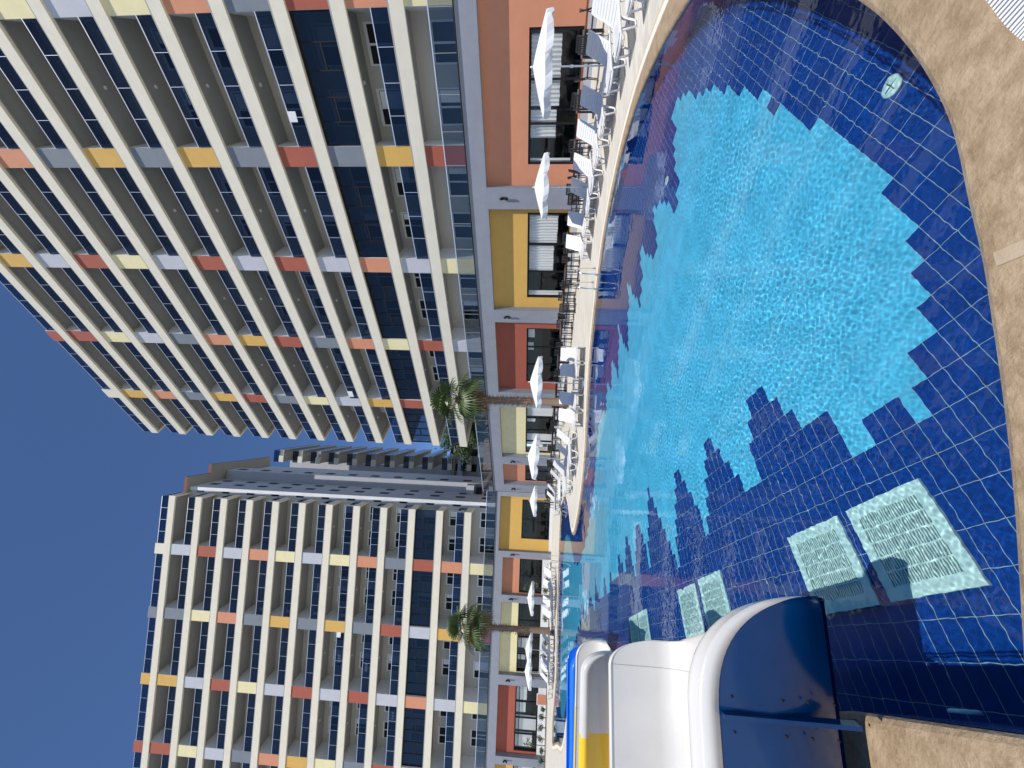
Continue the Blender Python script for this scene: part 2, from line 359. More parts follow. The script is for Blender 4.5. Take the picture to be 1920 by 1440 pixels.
xs = [p[0] for p in OUT]; ys = [p[1] for p in OUT]
def cell_ij(x, y):
    q = np.array([x, y]) - ANCH; return q @ ax / .25, q @ ay / .125
cx = [cell_ij(x, y) for x in (min(xs) - .6, max(xs) + .6) for y in (min(ys) - .6, max(ys) + .6)]
I0, I1 = int(min(c[0] for c in cx)), int(max(c[0] for c in cx)) + 1
J0, J1 = int(min(c[1] for c in cx)), int(max(c[1] for c in cx)) + 1
OUTG = [off(i, .35) for i in range(NO)]
def inside_np(px, py, P):
    c = np.zeros(px.shape, bool); j = len(P) - 1
    for i in range(len(P)):
        xi, yi = P[i]; xj, yj = P[j]
        if yi != yj:
            cond = ((yi > py) != (yj > py)) & (px < (xj - xi) * (py - yi) / (yj - yi) + xi)
            c ^= cond
        j = i
    return c
II, JJ = np.meshgrid(np.arange(I0, I1), np.arange(J0, J1), indexing='ij')
PX = ANCH[0] + ax[0] * (II + .5) * .25 + ay[0] * (JJ + .5) * .125
PY = ANCH[1] + ax[1] * (II + .5) * .25 + ay[1] * (JJ + .5) * .125
keep = inside_np(PX, PY, OUTG); light = inside_np(PX, PY, LIGHTP)
fv = []; ff = []; fm = []; fuv = []; vid = {}
for i, j in zip(*np.nonzero(keep)):
    a, b = int(II[i, j]), int(JJ[i, j]); q = []
    for (da, db) in ((0, 0), (1, 0), (1, 1), (0, 1)):
        k = (a + da, b + db)
        if k not in vid:
            vid[k] = len(fv); p = ANCH + ax * k[0] * .25 + ay * k[1] * .125; fv.append((p[0], p[1], ZF)); fuv.append((k[0] * .25, k[1] * .125))
        q.append(vid[k])
    ff.append(tuple(q)); fm.append(1 if light[i, j] else 0)
me = bpy.data.meshes.new('pool_floor'); me.from_pydata(fv, [], ff); me.materials.append(TDARK); me.materials.append(TLIGHT)
me.polygons.foreach_set('material_index', fm)
ul = me.uv_layers.new(name='UVMap')
for lp in me.loops: ul.data[lp.index].uv = fuv[lp.vertex_index]
pf = bpy.data.objects.new('pool_floor', me); COL.objects.link(pf); tag(pf, kind='structure'); pf.cycles.is_caustics_receiver = True

# ---- pool wall, with stepped pale pieces along the right and far side
seglen = [math.dist(OUT[i], OUT[(i + 1) % NO]) for i in range(NO)]
wv = []; wf = []; wm = []; wuv = []
arc = 0
ncell = int((ZW + .02 - ZF) / .125) + 1
def at_arc(s):
    acc = 0
    for i in range(NO):
        if s <= acc + seglen[i] or i == NO - 1:
            t = min(1, max(0, (s - acc) / seglen[i])); a = Vector(OUT[i]); b = Vector(OUT[(i + 1) % NO]); return a.lerp(b, t), i
        acc += seglen[i]
TOT = sum(seglen); ns = int(TOT / .25)
RING = [at_arc(TOT * k / ns) for k in range(ns + 1)]
for k in range(ns):
    (p, i), (q, _) = RING[k], RING[k + 1]
    n0 = NRM[i] * .004
    tri_ = abs(((k * .25) % 2.0) - 1.0)       # 0..1 saw
    for c in range(ncell):
        z0 = ZF - .02 + c * .125; z1 = z0 + .125
        z1 = min(z1, ZW - .005)
        if z1 <= z0 + .004: continue
        base = len(wv)
        wv += [(p.x - n0.x, p.y - n0.y, z0), (q.x - n0.x, q.y - n0.y, z0), (q.x - n0.x, q.y - n0.y, z1), (p.x - n0.x, p.y - n0.y, z1)]
        wuv += [(k * .25, c * .125), (k * .25 + .25, c * .125), (k * .25 + .25, c * .125 + (z1 - z0)), (k * .25, c * .125 + (z1 - z0))]
        wf.append((base, base + 1, base + 2, base + 3))
        zone = p.x > 2.9 and p.y > 4.0 or p.y > 12
        lt = zone and (ncell - 1 - c) < 6 and tri_ > .5 + .08 * (ncell - 1 - c) and not (p.y > 14)
        wm.append(1 if lt else 0)
me = bpy.data.meshes.new('pool_wall'); me.from_pydata(wv, [], wf); me.materials.append(TWALL); me.materials.append(TLIGHT)
me.polygons.foreach_set('material_index', wm)
ul = me.uv_layers.new(name='UVMap')
for lp in me.loops: ul.data[lp.index].uv = wuv[lp.vertex_index]
pw = bpy.data.objects.new('pool_wall', me); COL.objects.link(pw); tag(pw, kind='structure'); pw.cycles.is_caustics_receiver = True

# ---- water: real ripples, fine near the photographer and coarser far away
NR, NA = 1050, 1250
rr_ = np.exp(np.linspace(math.log(1.35), math.log(46), NR)); aa_ = np.linspace(rad(-57), rad(64), NA)
RRg, AA = np.meshgrid(rr_, aa_, indexing='ij')
WX = RRg * -np.sin(AA); WY = RRg * np.cos(AA)
rng = np.random.default_rng(3)
H = np.zeros_like(WX)
cell = RRg * .0034 * 1.5
ruffle = .5 + .6 * np.clip((RRg - 2.6) / 3.0, 0, 1)
patch = sum(np.sin(k_ * (WX * math.cos(a_) + WY * math.sin(a_)) + p_) for k_, a_, p_ in ((1.1, .4, 0), (1.9, 2.0, 1.3), (2.7, 1.1, 4.0), (3.9, 2.9, 2.2), (.6, 1.6, 5.1))) / 5
ruffle = ruffle * np.clip(1 + .9 * patch, .4, 1.45)
for k in range(70):
    lam = math.exp(rng.uniform(math.log(.034), math.log(.115))); a = rng.uniform(0, 2 * math.pi); kk = 2 * math.pi / lam
    amp = .0017 * lam / (2 * math.pi) * rng.uniform(.6, 1.4)
    fade = np.clip((lam / np.maximum(cell, 1e-6) - 1.0), 0, 1)
    H += amp * fade * ruffle * np.sin(kk * (WX * math.cos(a) + WY * math.sin(a)) + rng.uniform(0, 6.28))
for k in range(40):   # longer ripples and swell that survive far away
    lam = math.exp(rng.uniform(math.log(.10), math.log(1.3))); a = rng.uniform(0, 2 * math.pi); kk = 2 * math.pi / lam
    H += .0010 * lam / (2 * math.pi) * ruffle * (.5 + .8 * np.clip((RRg - 4) / 6, 0, 1)) * np.clip((lam / np.maximum(cell, 1e-6) - 1.0), 0, 1) * np.sin(kk * (WX * math.cos(a) + WY * math.sin(a)) + rng.uniform(0, 6.28))
V = np.stack([WX, WY, ZW + H], -1).reshape(-1, 3).astype(np.float32)
idx = np.arange(NR * NA).reshape(NR, NA)
q = np.stack([idx[:-1, :-1], idx[:-1, 1:], idx[1:, 1:], idx[1:, :-1]], -1).reshape(-1, 4)[:, ::-1]
mid = V[q].mean(1); kp = inside_np(mid[:, 0], mid[:, 1], [off(i, .08) for i in range(NO)])
q = q[kp]; used = np.unique(q); remap = -np.ones(len(V), int); remap[used] = np.arange(len(used)); q = remap[q]; V = V[used]
me = bpy.data.meshes.new('water')
me.vertices.add(len(V)); me.vertices.foreach_set('co', V.ravel())
me.loops.add(q.size); me.loops.foreach_set('vertex_index', q.ravel().astype(np.int32))
me.polygons.add(len(q)); me.polygons.foreach_set('loop_start', np.arange(0, q.size, 4, dtype=np.int32))
me.polygons.foreach_set('use_smooth', np.ones(len(q), bool))
me.update(calc_edges=True); me.validate()
WAT = bpy.data.materials.new('pool_water'); WAT.use_nodes = True
t = WAT.node_tree; t.nodes.remove(t.nodes['Principled BSDF']); g = t.nodes.new('ShaderNodeBsdfGlass')
g.inputs['Roughness'].default_value = 0; g.inputs['IOR'].default_value = 1.33; g.inputs['Color'].default_value = (.90, .985, 1, 1)
t.links.new(g.outputs[0], t.nodes['Material Output'].inputs[0])
me.materials.append(WAT)
water = bpy.data.objects.new('water', me); COL.objects.link(water); tag(water, kind='structure'); water.cycles.is_caustics_caster = True

# ------------------------------------------------------------------ the two hotel towers
SLABS1 = [9.02, 11.90, 14.87, 17.95, 21.12, 24.27, 27.40, 30.48, 33.67, 36.78, 39.88, 43.12]
SLABS2 = [8.78, 11.95, 15.10, 18.32, 21.46, 24.65, 27.83, 31.0, 34.12, 37.24, 40.35, 43.62]
FH, LH, GH = .72, .10, .86          # fascia, ledge, glass heights

def tower(name, label, loc, rz, slabs, z0, ucols, pw, bays, u_lo, u_hi, colors, core_hi, recess, glaze_floor, nwin, core_lo=None, sd=9):
    T = thing(name, label, 'hotel tower', loc, rz)
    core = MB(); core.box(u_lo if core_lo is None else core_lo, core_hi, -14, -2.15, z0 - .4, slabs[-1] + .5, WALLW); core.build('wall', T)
    top = len(slabs) - 1
    for k, b in enumerate(slabs):
        m = MB()
        m.box(u_lo, u_hi, -.18, 0, b, b + FH, IVORY)
        m.box(u_lo, u_hi - .002, -.20, -.035, b + FH, b + FH + LH, LEDGE)
        m.box(u_hi - .18, u_hi - .003, -sd, -.18, b, b + FH, IVORY)          # return along the end
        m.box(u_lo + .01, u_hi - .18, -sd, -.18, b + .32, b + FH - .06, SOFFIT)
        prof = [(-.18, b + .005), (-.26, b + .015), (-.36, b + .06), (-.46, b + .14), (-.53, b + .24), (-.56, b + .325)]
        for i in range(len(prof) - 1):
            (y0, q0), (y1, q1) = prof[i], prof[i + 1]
            m.poly([(u_lo, y0, q0), (u_hi - .18, y0, q0), (u_hi - .18, y1, q1), (u_lo, y1, q1)], SOFFIT if i < 2 else COVE_STREAK, True)
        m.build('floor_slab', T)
    for k in range(len(slabs) + 1):
        zb = z0 if k == 0 else slabs[k - 1] + FH
        zt = slabs[k] if k <= top else slabs[top] + FH + 1.15
        # coloured fins between the bays
        for c, u in enumerate(ucols):
            code = colors[c][k] if k < len(colors[c]) else 'I'
            f = MB()
            f.box(u, u + pw, -2.2 if k <= top else -.5, -recess if k <= top else -.03, zb - .05, zt + .34 if k <= top else zt, WHITEP, PAL[code])
            o = f.build('colour_panel', T); o['label'] = PALNAME[code] + ' panel between balconies'
        # balustrades
        for (u0, u1) in bays:
            if k == 0 and not (u0 < u_hi): continue
            if k == glaze_floor:
                g = MB(); zz0, zz1 = zb, slabs[k]
                g.box(u0 + .05, u1 - .05, -.34, -.32, zz0 + .05, zz1 - .04, GLASS_D)
                gl = g.build('glazed_screen', T)
                fr = MB(); n = 5
                fr.box(u0, u1, -.37, -.29, zz1 - .10, zz1 + .02, BLACKF); fr.box(u0, u1, -.37, -.29, zz0, zz0 + .10, BLACKF)
                for i in range(n + 1):
                    x = u0 + (u1 - u0 - .06) * i / n; fr.box(x, x + .06, -.375, -.285, zz0 + .1, zz1 - .1, BLACKF)
                for i in (1, 3):
                    xa = u0 + (u1 - u0 - .06) * i / n + .06; xb = u0 + (u1 - u0 - .06) * (i + 1) / n
                    fr.box(xa, xb, -.372, -.288, zz0 + 1.05, zz0 + 1.15, BLACKF)
                fr.build('glazing_frame', gl)
                continue
            if k == 0: continue
            base = zb + LH - .02
            g = MB(); g.box(u0 + .02, u1 - .02, -.115, -.095, base, base + GH, GLASS_B); gl = g.build('glass_balustrade', T)
            h = MB(); h.box(u0, u1, -.13, -.08, base + GH, base + GH + .045, ALU)
            n = max(1, round((u1 - u0) / 1.45))
            for i in range(1, n):
                x = u0 + (u1 - u0) * i / n; h.box(x - .012, x + .012, -.125, -.085, base, base + GH, ALU)
            h.build('handrail', gl)
        if k >= 1 and k != glaze_floor:
            base = zb + LH - .02
            g = MB(); g.box(u_hi - .115, u_hi - .095, -8.8, -.13, base, base + GH, GLASS_B); gl = g.build('glass_balustrade', T)
            h = MB(); h.box(u_hi - .13, u_hi - .08, -8.8, -.08, base + GH, base + GH + .045, ALU); h.build('handrail', gl)
        # balcony doors and ceiling lamps where they can be seen
        if k < nwin:
            for (u0, u1) in bays:
                if u1 - u0 < 4 or u1 > core_hi + 1: 
                    pass
                wlist = [(.35, 2.15), (3.15, 4.95)] if u1 - u0 > 4.5 else [(.4, 2.0)]
                for (a, b2) in wlist:
                    if u0 + b2 > core_hi: continue
                    f = MB(); zt2 = zb + 2.05
                    for (xa, xb, za, zc) in ((a, a + .09, zb, zt2), (b2 - .09, b2, zb, zt2), ((a + b2) / 2 - .05, (a + b2) / 2 + .05, zb, zt2), (a, b2, zt2, zt2 + .16)):
                        f.box(u0 + xa, u0 + xb, -2.2, -2.09, za, zc, WHITEP)
                    wdw = f.build('window', T)
                    p = MB(); p.box(u0 + a + .09, u0 + b2 - .09, -2.16, -2.13, zb + .02, zt2, BLACKF)
                    if R.random() < .5: p.box(u0 + a + .12, u0 + a + .12 + R.uniform(.3, .8), -2.128, -2.122, zb + .1, zt2 - .03, CURT)
                    p.build('pane', wdw)
                l = MB(); uc = (u0 + u1) / 2
                l.tube([(uc, -1.2, slabs[k] + .325), (uc, -1.2, slabs[k] + .25)], [.11, .09], WHITEP, 10); l.build('ceiling_lamp', T)
    return T

RZ1 = math.atan2(.6507, -.7594); P1 = Vector((-6.66, 38.5, 0))
RZ2 = math.atan2(-.0767, -.9971); P2 = Vector((-14.35, 41.2, 0))
UC1 = [-33.3, -26.55, -19.85, -13.03, -6.22]
cols1 = ["COR" "DOCLC" "LCO" "YR", "RYD" "RDYD" "YDO" "YC", "CLO" "LRLR" "LCRL" "Y", "LRC" "ODRY" "ODLC" "RR", "OCR" "YLCD" "RYDO" "YI"]
bays1 = [(-36.5, -33.3)] + [(UC1[i] + 1.05, UC1[i + 1]) for i in range(4)] + [(-5.17, -.09)]
tower('hotel_tower', 'tall ivory balcony tower on the right with long bands and coloured fins, nearest the pool', P1, RZ1, SLABS1, 6.18, UC1, 1.05, bays1, -37, 0, cols1, -2.4, .15, 2, 7)
UC2 = [5.45, 12.53, 19.70, 26.85]
cols2 = ["COR" "DOCL" "COLR" "LI", "RYL" "RDYD" "YDOC" "DD", "CLO" "LRLR" "LCRL" "YY", "LOC" "RDCY" "ODLC" "RR"]
bays2 = [(.09, 5.45)] + [(UC2[i] + 1.17, UC2[i + 1]) for i in range(3)] + [(28.02, 33)]
# (mirrored: its free end is at the low end of its own axis)
def tower2():
    T = tower('hotel_tower', 'ivory balcony tower on the left beyond the pool with red, grey and yellow panels', P2 + Vector((0, 0, 0)), RZ2, SLABS2, 5.9, UC2, 1.17, bays2, 0, 35, cols2, 34, .07, 2, 6, 0.02, 2.3)
    return T
T2 = tower2()
# return of the balconies at the free right-hand end of the second tower
for k, b in enumerate(SLABS2):
    m = MB(); m.box(-.004, .18, -2.15, -.181, b - .003, b + FH + .003, IVORY); m.build('slab_return', T2)
    if k != 1:
        base = b + FH + LH - .02
        g = MB(); g.box(.10, .12, -2.1, -.13, base, base + GH, GLASS_B); gl = g.build('glass_balustrade', T2)
        h = MB(); h.box(.085, .135, -2.1, -.08, base + GH, base + GH + .045, ALU); h.build('handrail', gl)

# stair core and rear wing of the second tower (own building block)
SB = thing('stair_block', 'grey stair block with a bright vertical pier between the two towers', 'building', P2, RZ2)
m = MB(); m.box(-.27, .03, -4, -2.2, 5, 43.9, GREYL); m.build('end_wall', SB)
m = MB(); m.box(-.64, -.27, -7.6, -2.17, 5, 43.95, GREYL, WHITEP); m.build('pier', SB)
m = MB(); m.box(-1.81, .5, -10, -7.5, 5, 43.92, GREYL, GREYL); m.build('rear_wall', SB)
m = MB(); m.box(-1.2, .5, -16, -9.99, 5, 43.9, GREYL); m.build('rear_wall', SB)
for k, b in enumerate(SLABS2):
    m = MB(); m.box(-.23, -.05, -2.21, -2.17, b - 1.5, b - .6, BLACKF); m.build('window', SB)
    for (xx, y0, y1) in ((-.64, -4.6, -3.9), (-.64, -6.6, -5.9), (-1.81, -9.2, -8.4)):
        m = MB(); m.box(xx - .03, xx + .01, y0, y1, b - 1.6, b - .5, BLACKF); m.build('window', SB)
rf_ = MB()
pts = [(.1, -1.72), (-1.88, -1.7), (-1.82, -5.0), (-2.98, -5.0), (-2.79, -9.97), (-2.7, -16), (6, -16), (6, -4), (.1, -4)]
zz = 43.95
tp = tessellate_polygon([[Vector((x, y, 0)) for x, y in pts]])
rf_.mesh([(x, y, zz) for x, y in pts], [tuple(t) for t in tp], SOFFIT)
for i in range(len(pts)):
    a, b = pts[i], pts[(i + 1) % len(pts)]
    rf_.poly([(*a, zz), (*b, zz), (*b, zz + .35), (*a, zz + .35)], ROOFT)
rf_.build('roof', SB)
for (za, zb_, glass) in ((6.9, 7.7, 0), (8.6, 9.3, 1), (9.6, 10.6, 0)):
    m = MB(); m.box(-1.7, -.66, -7.49, -6.3, za, zb_, GLASS_B if glass else GREYL, None); m.build('small_balcony', SB)

WG = thing('rear_wing', 'narrow stack of far balconies with dark soffits seen in the gap between the towers', 'building', P2, RZ2)
m = MB(); m.box(-1.5, 4, -34, -21, 5, 44, GREYL); m.build('wall', WG)
for k, b in enumerate(SLABS2):
    b = b + .2
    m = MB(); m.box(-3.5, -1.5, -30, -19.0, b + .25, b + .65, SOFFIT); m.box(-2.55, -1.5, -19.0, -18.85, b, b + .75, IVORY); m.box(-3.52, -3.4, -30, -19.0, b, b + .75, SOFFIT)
    m.box(-3.4, -2.55, -19.12, -19.0, b + .02, b + .73, SOFFIT); m.build('floor_slab', WG)
    g = MB(); g.box(-3.4, -1.5, -18.95, -18.93, b + .76, b + 1.7, GLASS_B); g.box(-3.48, -3.46, -30, -18.95, b + .76, b + 1.7, GLASS_B); g.build('glass_balustrade', WG)

# ------------------------------------------------------------------ restaurant podium in front of the towers
def podium(name, label, loc, rz, n, ztop, bays, u_lo, u_hi, dep, white_base, railh, rec=.5):
    T = thing(name, label, 'restaurant wing', loc, rz)
    fr = MB(); heads = [b[3] for b in bays]
    hmin = min(heads)
    edges = []
    prev = u_lo
    for (a, b, code, hd, wins, *_r) in bays:
        fr.box(prev, a, n - rec - .3, n, 0, ztop - .06, GREYF)
        fr.box(a, b, n - rec - .3, n - .003, hd, ztop - .063, GREYF); prev = b
    fr.box(prev, u_hi, n - rec - .3, n, 0, ztop - .06, GREYF)
    fr.build('frame', T)
    tr = MB(); tr.box(u_lo, u_hi, -dep, n + .04, ztop - .06, ztop, GREYL); tr.build('terrace', T)
    lip = MB(); lip.box(u_lo, u_hi, n + .04, n + .06, ztop - .05, ztop + .02, BLACKF); lip.build('edge_trim', T)
    g = MB(); g.box(u_lo, u_hi, n - .06, n - .04, ztop + .04, ztop + railh, GLASS_T); gl = g.build('terrace_balustrade', T)
    h = MB(); h.box(u_lo, u_hi, n - .08, n - .02, ztop + railh, ztop + railh + .045, ALU)
    x = u_lo
    while x < u_hi:
        h.box(x - .011, x + .011, n - .075, n - .025, ztop, ztop + railh, LEDGE); x += 1.5
    h.build('handrail', gl)
    room = MB(); room.box(u_lo, u_hi, -4.6, -4.5, 0, ztop - .1, DARKIN); room.box(u_lo, u_hi, -4.5, n - rec - .3, 3.6, 3.7, DARKIN)
    room.box(u_lo, u_hi, -4.5, n - rec - .3, -.02, .012, DARKIN); room.build('interior', T)
    for (a, b, code, hd, wins, curtains) in bays:
        wl = MB(); y0, y1 = n - rec - .28, n - rec
        w0, w1, wz0, wz1 = wins
        base = WHITEP if white_base else GREYL
        zb = wz0 if white_base else .38
        wl.box(a + .001, b - .001, y0, y1, wz1, hd + .12, PAL[code])
        if w0 > a + .05: wl.box(a + .001, w0, y0, y1, zb, wz1 - .001, PAL[code] if not white_base else PAL[code])
        if w1 < b - .05: wl.box(w1, b - .001, y0, y1, zb, wz1 - .001, PAL[code])
        wl.box(a + .001, b - .001, y0, y1 + .012, -.02, zb - .001 if not white_base else wz0, base)
        if not white_base and wz0 > zb: wl.box(w0, w1, y0, y1, zb, wz0, PAL[code])
        o = wl.build('bay_wall', T); o['label'] = PALNAME[code] + ' wall of a recessed bay'
        f = MB(); yf = y1 - .10
        nd = max(2, round((w1 - w0) / 1.75))
        f.box(w0, w1, yf - .04, yf + .05, wz1 - .11, wz1 - .002, BLACKF); f.box(w0, w1, yf - .04, yf + .05, wz0 + .002, wz0 + .09, BLACKF)
        for i in range(nd + 1):
            x = w0 + (w1 - w0 - .1) * i / nd; f.box(x, x + .1, yf - .042, yf + .052, wz0, wz1 - .11, BLACKF)
        f.box(w0, w1, yf - .038, yf + .046, wz1 - .46, wz1 - .40, BLACKF) if white_base else None
        wd = f.build('window', T)
        p = MB(); p.box(w0 + .05, w1 - .05, yf, yf + .012, wz0 + .05, wz1 - .05, GLASS_W); p.build('pane', wd)
        for (c0, c1, cz) in curtains:
            c = MB(); xx = c0; step = .085; i = 0; vs = []; N_ = int((c1 - c0) / step)
            for i in range(N_ + 1):
                x = c0 + i * step; y = yf - .12 + (.05 if i % 2 else -.055) + R.uniform(-.015, .015)
                vs += [(x, y, cz + R.uniform(-.02, .02)), (x, y, wz1 - .06)]
            c.mesh(vs, [(2 * i, 2 * i + 2, 2 * i + 3, 2 * i + 1) for i in range(N_)], CURT)
            c.build('curtain', T)
    return T

podium('restaurant_podium', 'grey framed restaurant wing with orange, yellow, red and cream bays under the right tower', P1, RZ1, 2.4, 6.2, [
    (-33.6, -24.93, 'O', 5.2, (-31.3, -25.95, .5, 2.95), [(-31.1, -28.4, 1.45), (-28.3, -27.1, 1.55), (-26.2, -26.0, .7)]),
    (-23.82, -17.38, 'Y', 5.15, (-23.5, -18.1, .45, 2.93), [(-23.3, -21.6, 1.15), (-21.5, -19.8, 1.3), (-18.5, -18.2, .6)]),
    (-16.43, -9.93, 'R', 5.13, (-15.7, -10.75, .4, 2.92), [(-15.6, -14.7, 2.35), (-14.3, -13.6, 2.4)]),
    (-8.31, -1.65, 'C', 5.12, (-8.1, -1.9, .4, 2.92), [(-8.0, -6.7, .6), (-6.4, -5.9, 2.1), (-4.3, -2.9, .55)]),
    (-.59, 2.75, 'O', 5.08, (-.5, 2.65, .4, 2.92), [])], -38, 4.35, 14, 0, 1.1)
podium('restaurant_podium', 'grey framed restaurant wing with white base under the left tower', P2, RZ2, 2.2, 5.93, [
    (-2.45, 3.1, 'Y', 5.45, (-2.1, 1.9, .25, 3.15), []),
    (3.72, 7.45, 'O', 4.95, (3.95, 7.35, .85, 3.2), []),
    (8.15, 15.2, 'C', 4.93, (8.4, 15.1, .86, 3.18), [(11.9, 12.9, 2.0), (13.4, 14.0, 2.3)]),
    (16.15, 22.85, 'R', 4.93, (16.4, 22.6, .86, 3.16), [(16.6, 17.9, 2.0), (18.1, 19.2, 2.1), (19.4, 20.8, 1.0), (21.0, 22.3, 1.35)]),
    (23.6, 30.5, 'Y', 4.93, (23.9, 30, .86, 3.15), [(24.2, 25.2, 1.2)])], -2.9, 31.5, 14, .84, .95)

# wall lamps on the pilasters
lampb = thing('wall_lamp', 'x', 'wall lamp', (0, 0, 0))
m = MB(); m.box(-.06, .06, 0, .05, -.12, .12, BLACKF); m.build('back_plate', lampb)
m = MB(); m.tube([(0, .17, .05), (0, .17, .22)], .07, BLACKF, 12); m.tube([(0, .17, -.22), (0, .17, -.05)], .07, BLACKF, 12); m.box(-.025, .025, .04, .12, -.03, .03, BLACKF); m.build('lamp_shade', lampb)
lamps = [(P1, RZ1, -24.4, 2.4, 4.25, 'black wall lamp on the grey pilaster between the salmon orange and mustard bays'),
         (P1, RZ1, -16.9, 2.4, 4.25, 'black wall lamp on the grey pilaster between the mustard and brick red bays'),
         (P1, RZ1, -1.15, 2.4, 4.1, 'black wall lamp on the pilaster between the cream bay and the narrow orange bay'),
         (P1, RZ1, 3.35, 2.4, 4.1, 'black wall lamp on the grey pilaster in the inner corner of the podium'),
         (P2, RZ2, 3.4, 2.2, 3.95, 'black wall lamp on the pilaster between the deep yellow bay and the orange bay'),
         (P2, RZ2, 7.8, 2.2, 3.95, 'black wall lamp on the pilaster between the orange bay and the wide cream bay'),
         (P2, RZ2, 15.65, 2.2, 3.95, 'black wall lamp on the pilaster between the wide cream bay and the far red bay'),
         (P2, RZ2, 23.2, 2.2, 3.95, 'black wall lamp on the pilaster at the left edge beside the far red bay')]
for i, (P, rz, u, n, z, lab) in enumerate(lamps):
    M = Matrix.Translation(P) @ Matrix.Rotation(rz, 4, 'Z'); l = M @ Vector((u, n + .001, z))
    if i == 0: lampb.location = l; lampb.rotation_euler = (0, 0, rz); lampb['label'] = lab; lampb['group'] = 'wall lamps on the pilasters'
    else: dup(lampb, l, rz, lab)

# ------------------------------------------------------------------ sun loungers
def make_lounger():
    T = thing('sun_lounger', 'x', 'sun lounger')
    # local x: from the foot end (0) to the hinge (1.25); back panel beyond
    f = MB()
    for y in (-.31, .31):
        f.tube([(0, y, .36), (.06, y, .385), (1.3, y, .385), (1.85, y, .37)], [.022, .028, .028, .024], PLAST, 8)
    f.tube([(0, -.31, .36), (-.03, 0, .35), (0, .31, .36)], .026, PLAST, 8)
    f.tube([(1.85, -.31, .37), (1.87, 0, .37), (1.85, .31, .37)], .022, PLAST, 8)
    f.build('frame', T)
    s = MB(); n = 11
    for i in range(n):
        x = .03 + i * (1.2 / n); s.box(x, x + 1.2 / n - .014, -.295, .295, .388, .404, PLAST)
    s.box(.02, 1.24, -.30, -.24, .404, .412, PLAST); s.box(.02, 1.24, .24, .30, .404, .412, PLAST)
    s.build('seat', T)
    ang = rad(44); M = Matrix.Translation((1.24, 0, .40)) @ Matrix.Rotation(-ang, 4, 'Y')
    b = MB(); L_ = .80
    for y0, y1 in ((-.30, -.235), (.235, .30)): b.obox(M, 0, L_ - .03, y0, y1, -.012, .012, PLAST)
    b.obox(M, L_ - .10, L_, -.27, .27, -.0125, .0125, PLAST); b.obox(M, L_ - .03, L_ + .0, -.285, .285, -.011, .011, PLAST)
    n = 7
    for i in range(n):
        x = i * ((L_ - .10) / n); b.obox(M, x + .006, x + (L_ - .10) / n - .008, -.236, .236, -.009, .009, PLAST)
    b.build('backrest', T)
    p = MB(); e = M @ Vector((.5, 0, -.01))
    for y in (-.2, .2): p.tube([(e.x, y, e.z), (1.72, y, .37)], .012, PLAST, 6)
    p.build('back_strut', T)
    for y in (-.30, .30):
        for xs_ in ((.10, .22, .46, .60), (1.15, 1.27, 1.55, 1.70)):
            l = MB(); x0, x1, x2, x3 = xs_
            l.tube([(x0, y, .37), (x1, y, .05), (x1 + .04, y, .02), (x2 - .04, y, .02), (x2, y, .05), (x3, y, .37)], .024, PLAST, 8); l.build('leg', T)
    return T
LNG = make_lounger(); first = [True]
def lounger(hx, hy, deg, label, group='white plastic sun loungers round the pool'):
    # hx, hy: ground point under the hinge; deg: direction from hinge to foot
    a = rad(deg) ; d = Vector((math.cos(a), math.sin(a)))
    loc = (hx + d.x * 1.24, hy + d.y * 1.24, .012); rz = a + math.pi
    if first[0]:
        first[0] = False; LNG.location = loc; LNG.rotation_euler = (0, 0, rz); LNG['label'] = label; LNG['group'] = group
    else: dup(LNG, loc, rz, label, group)
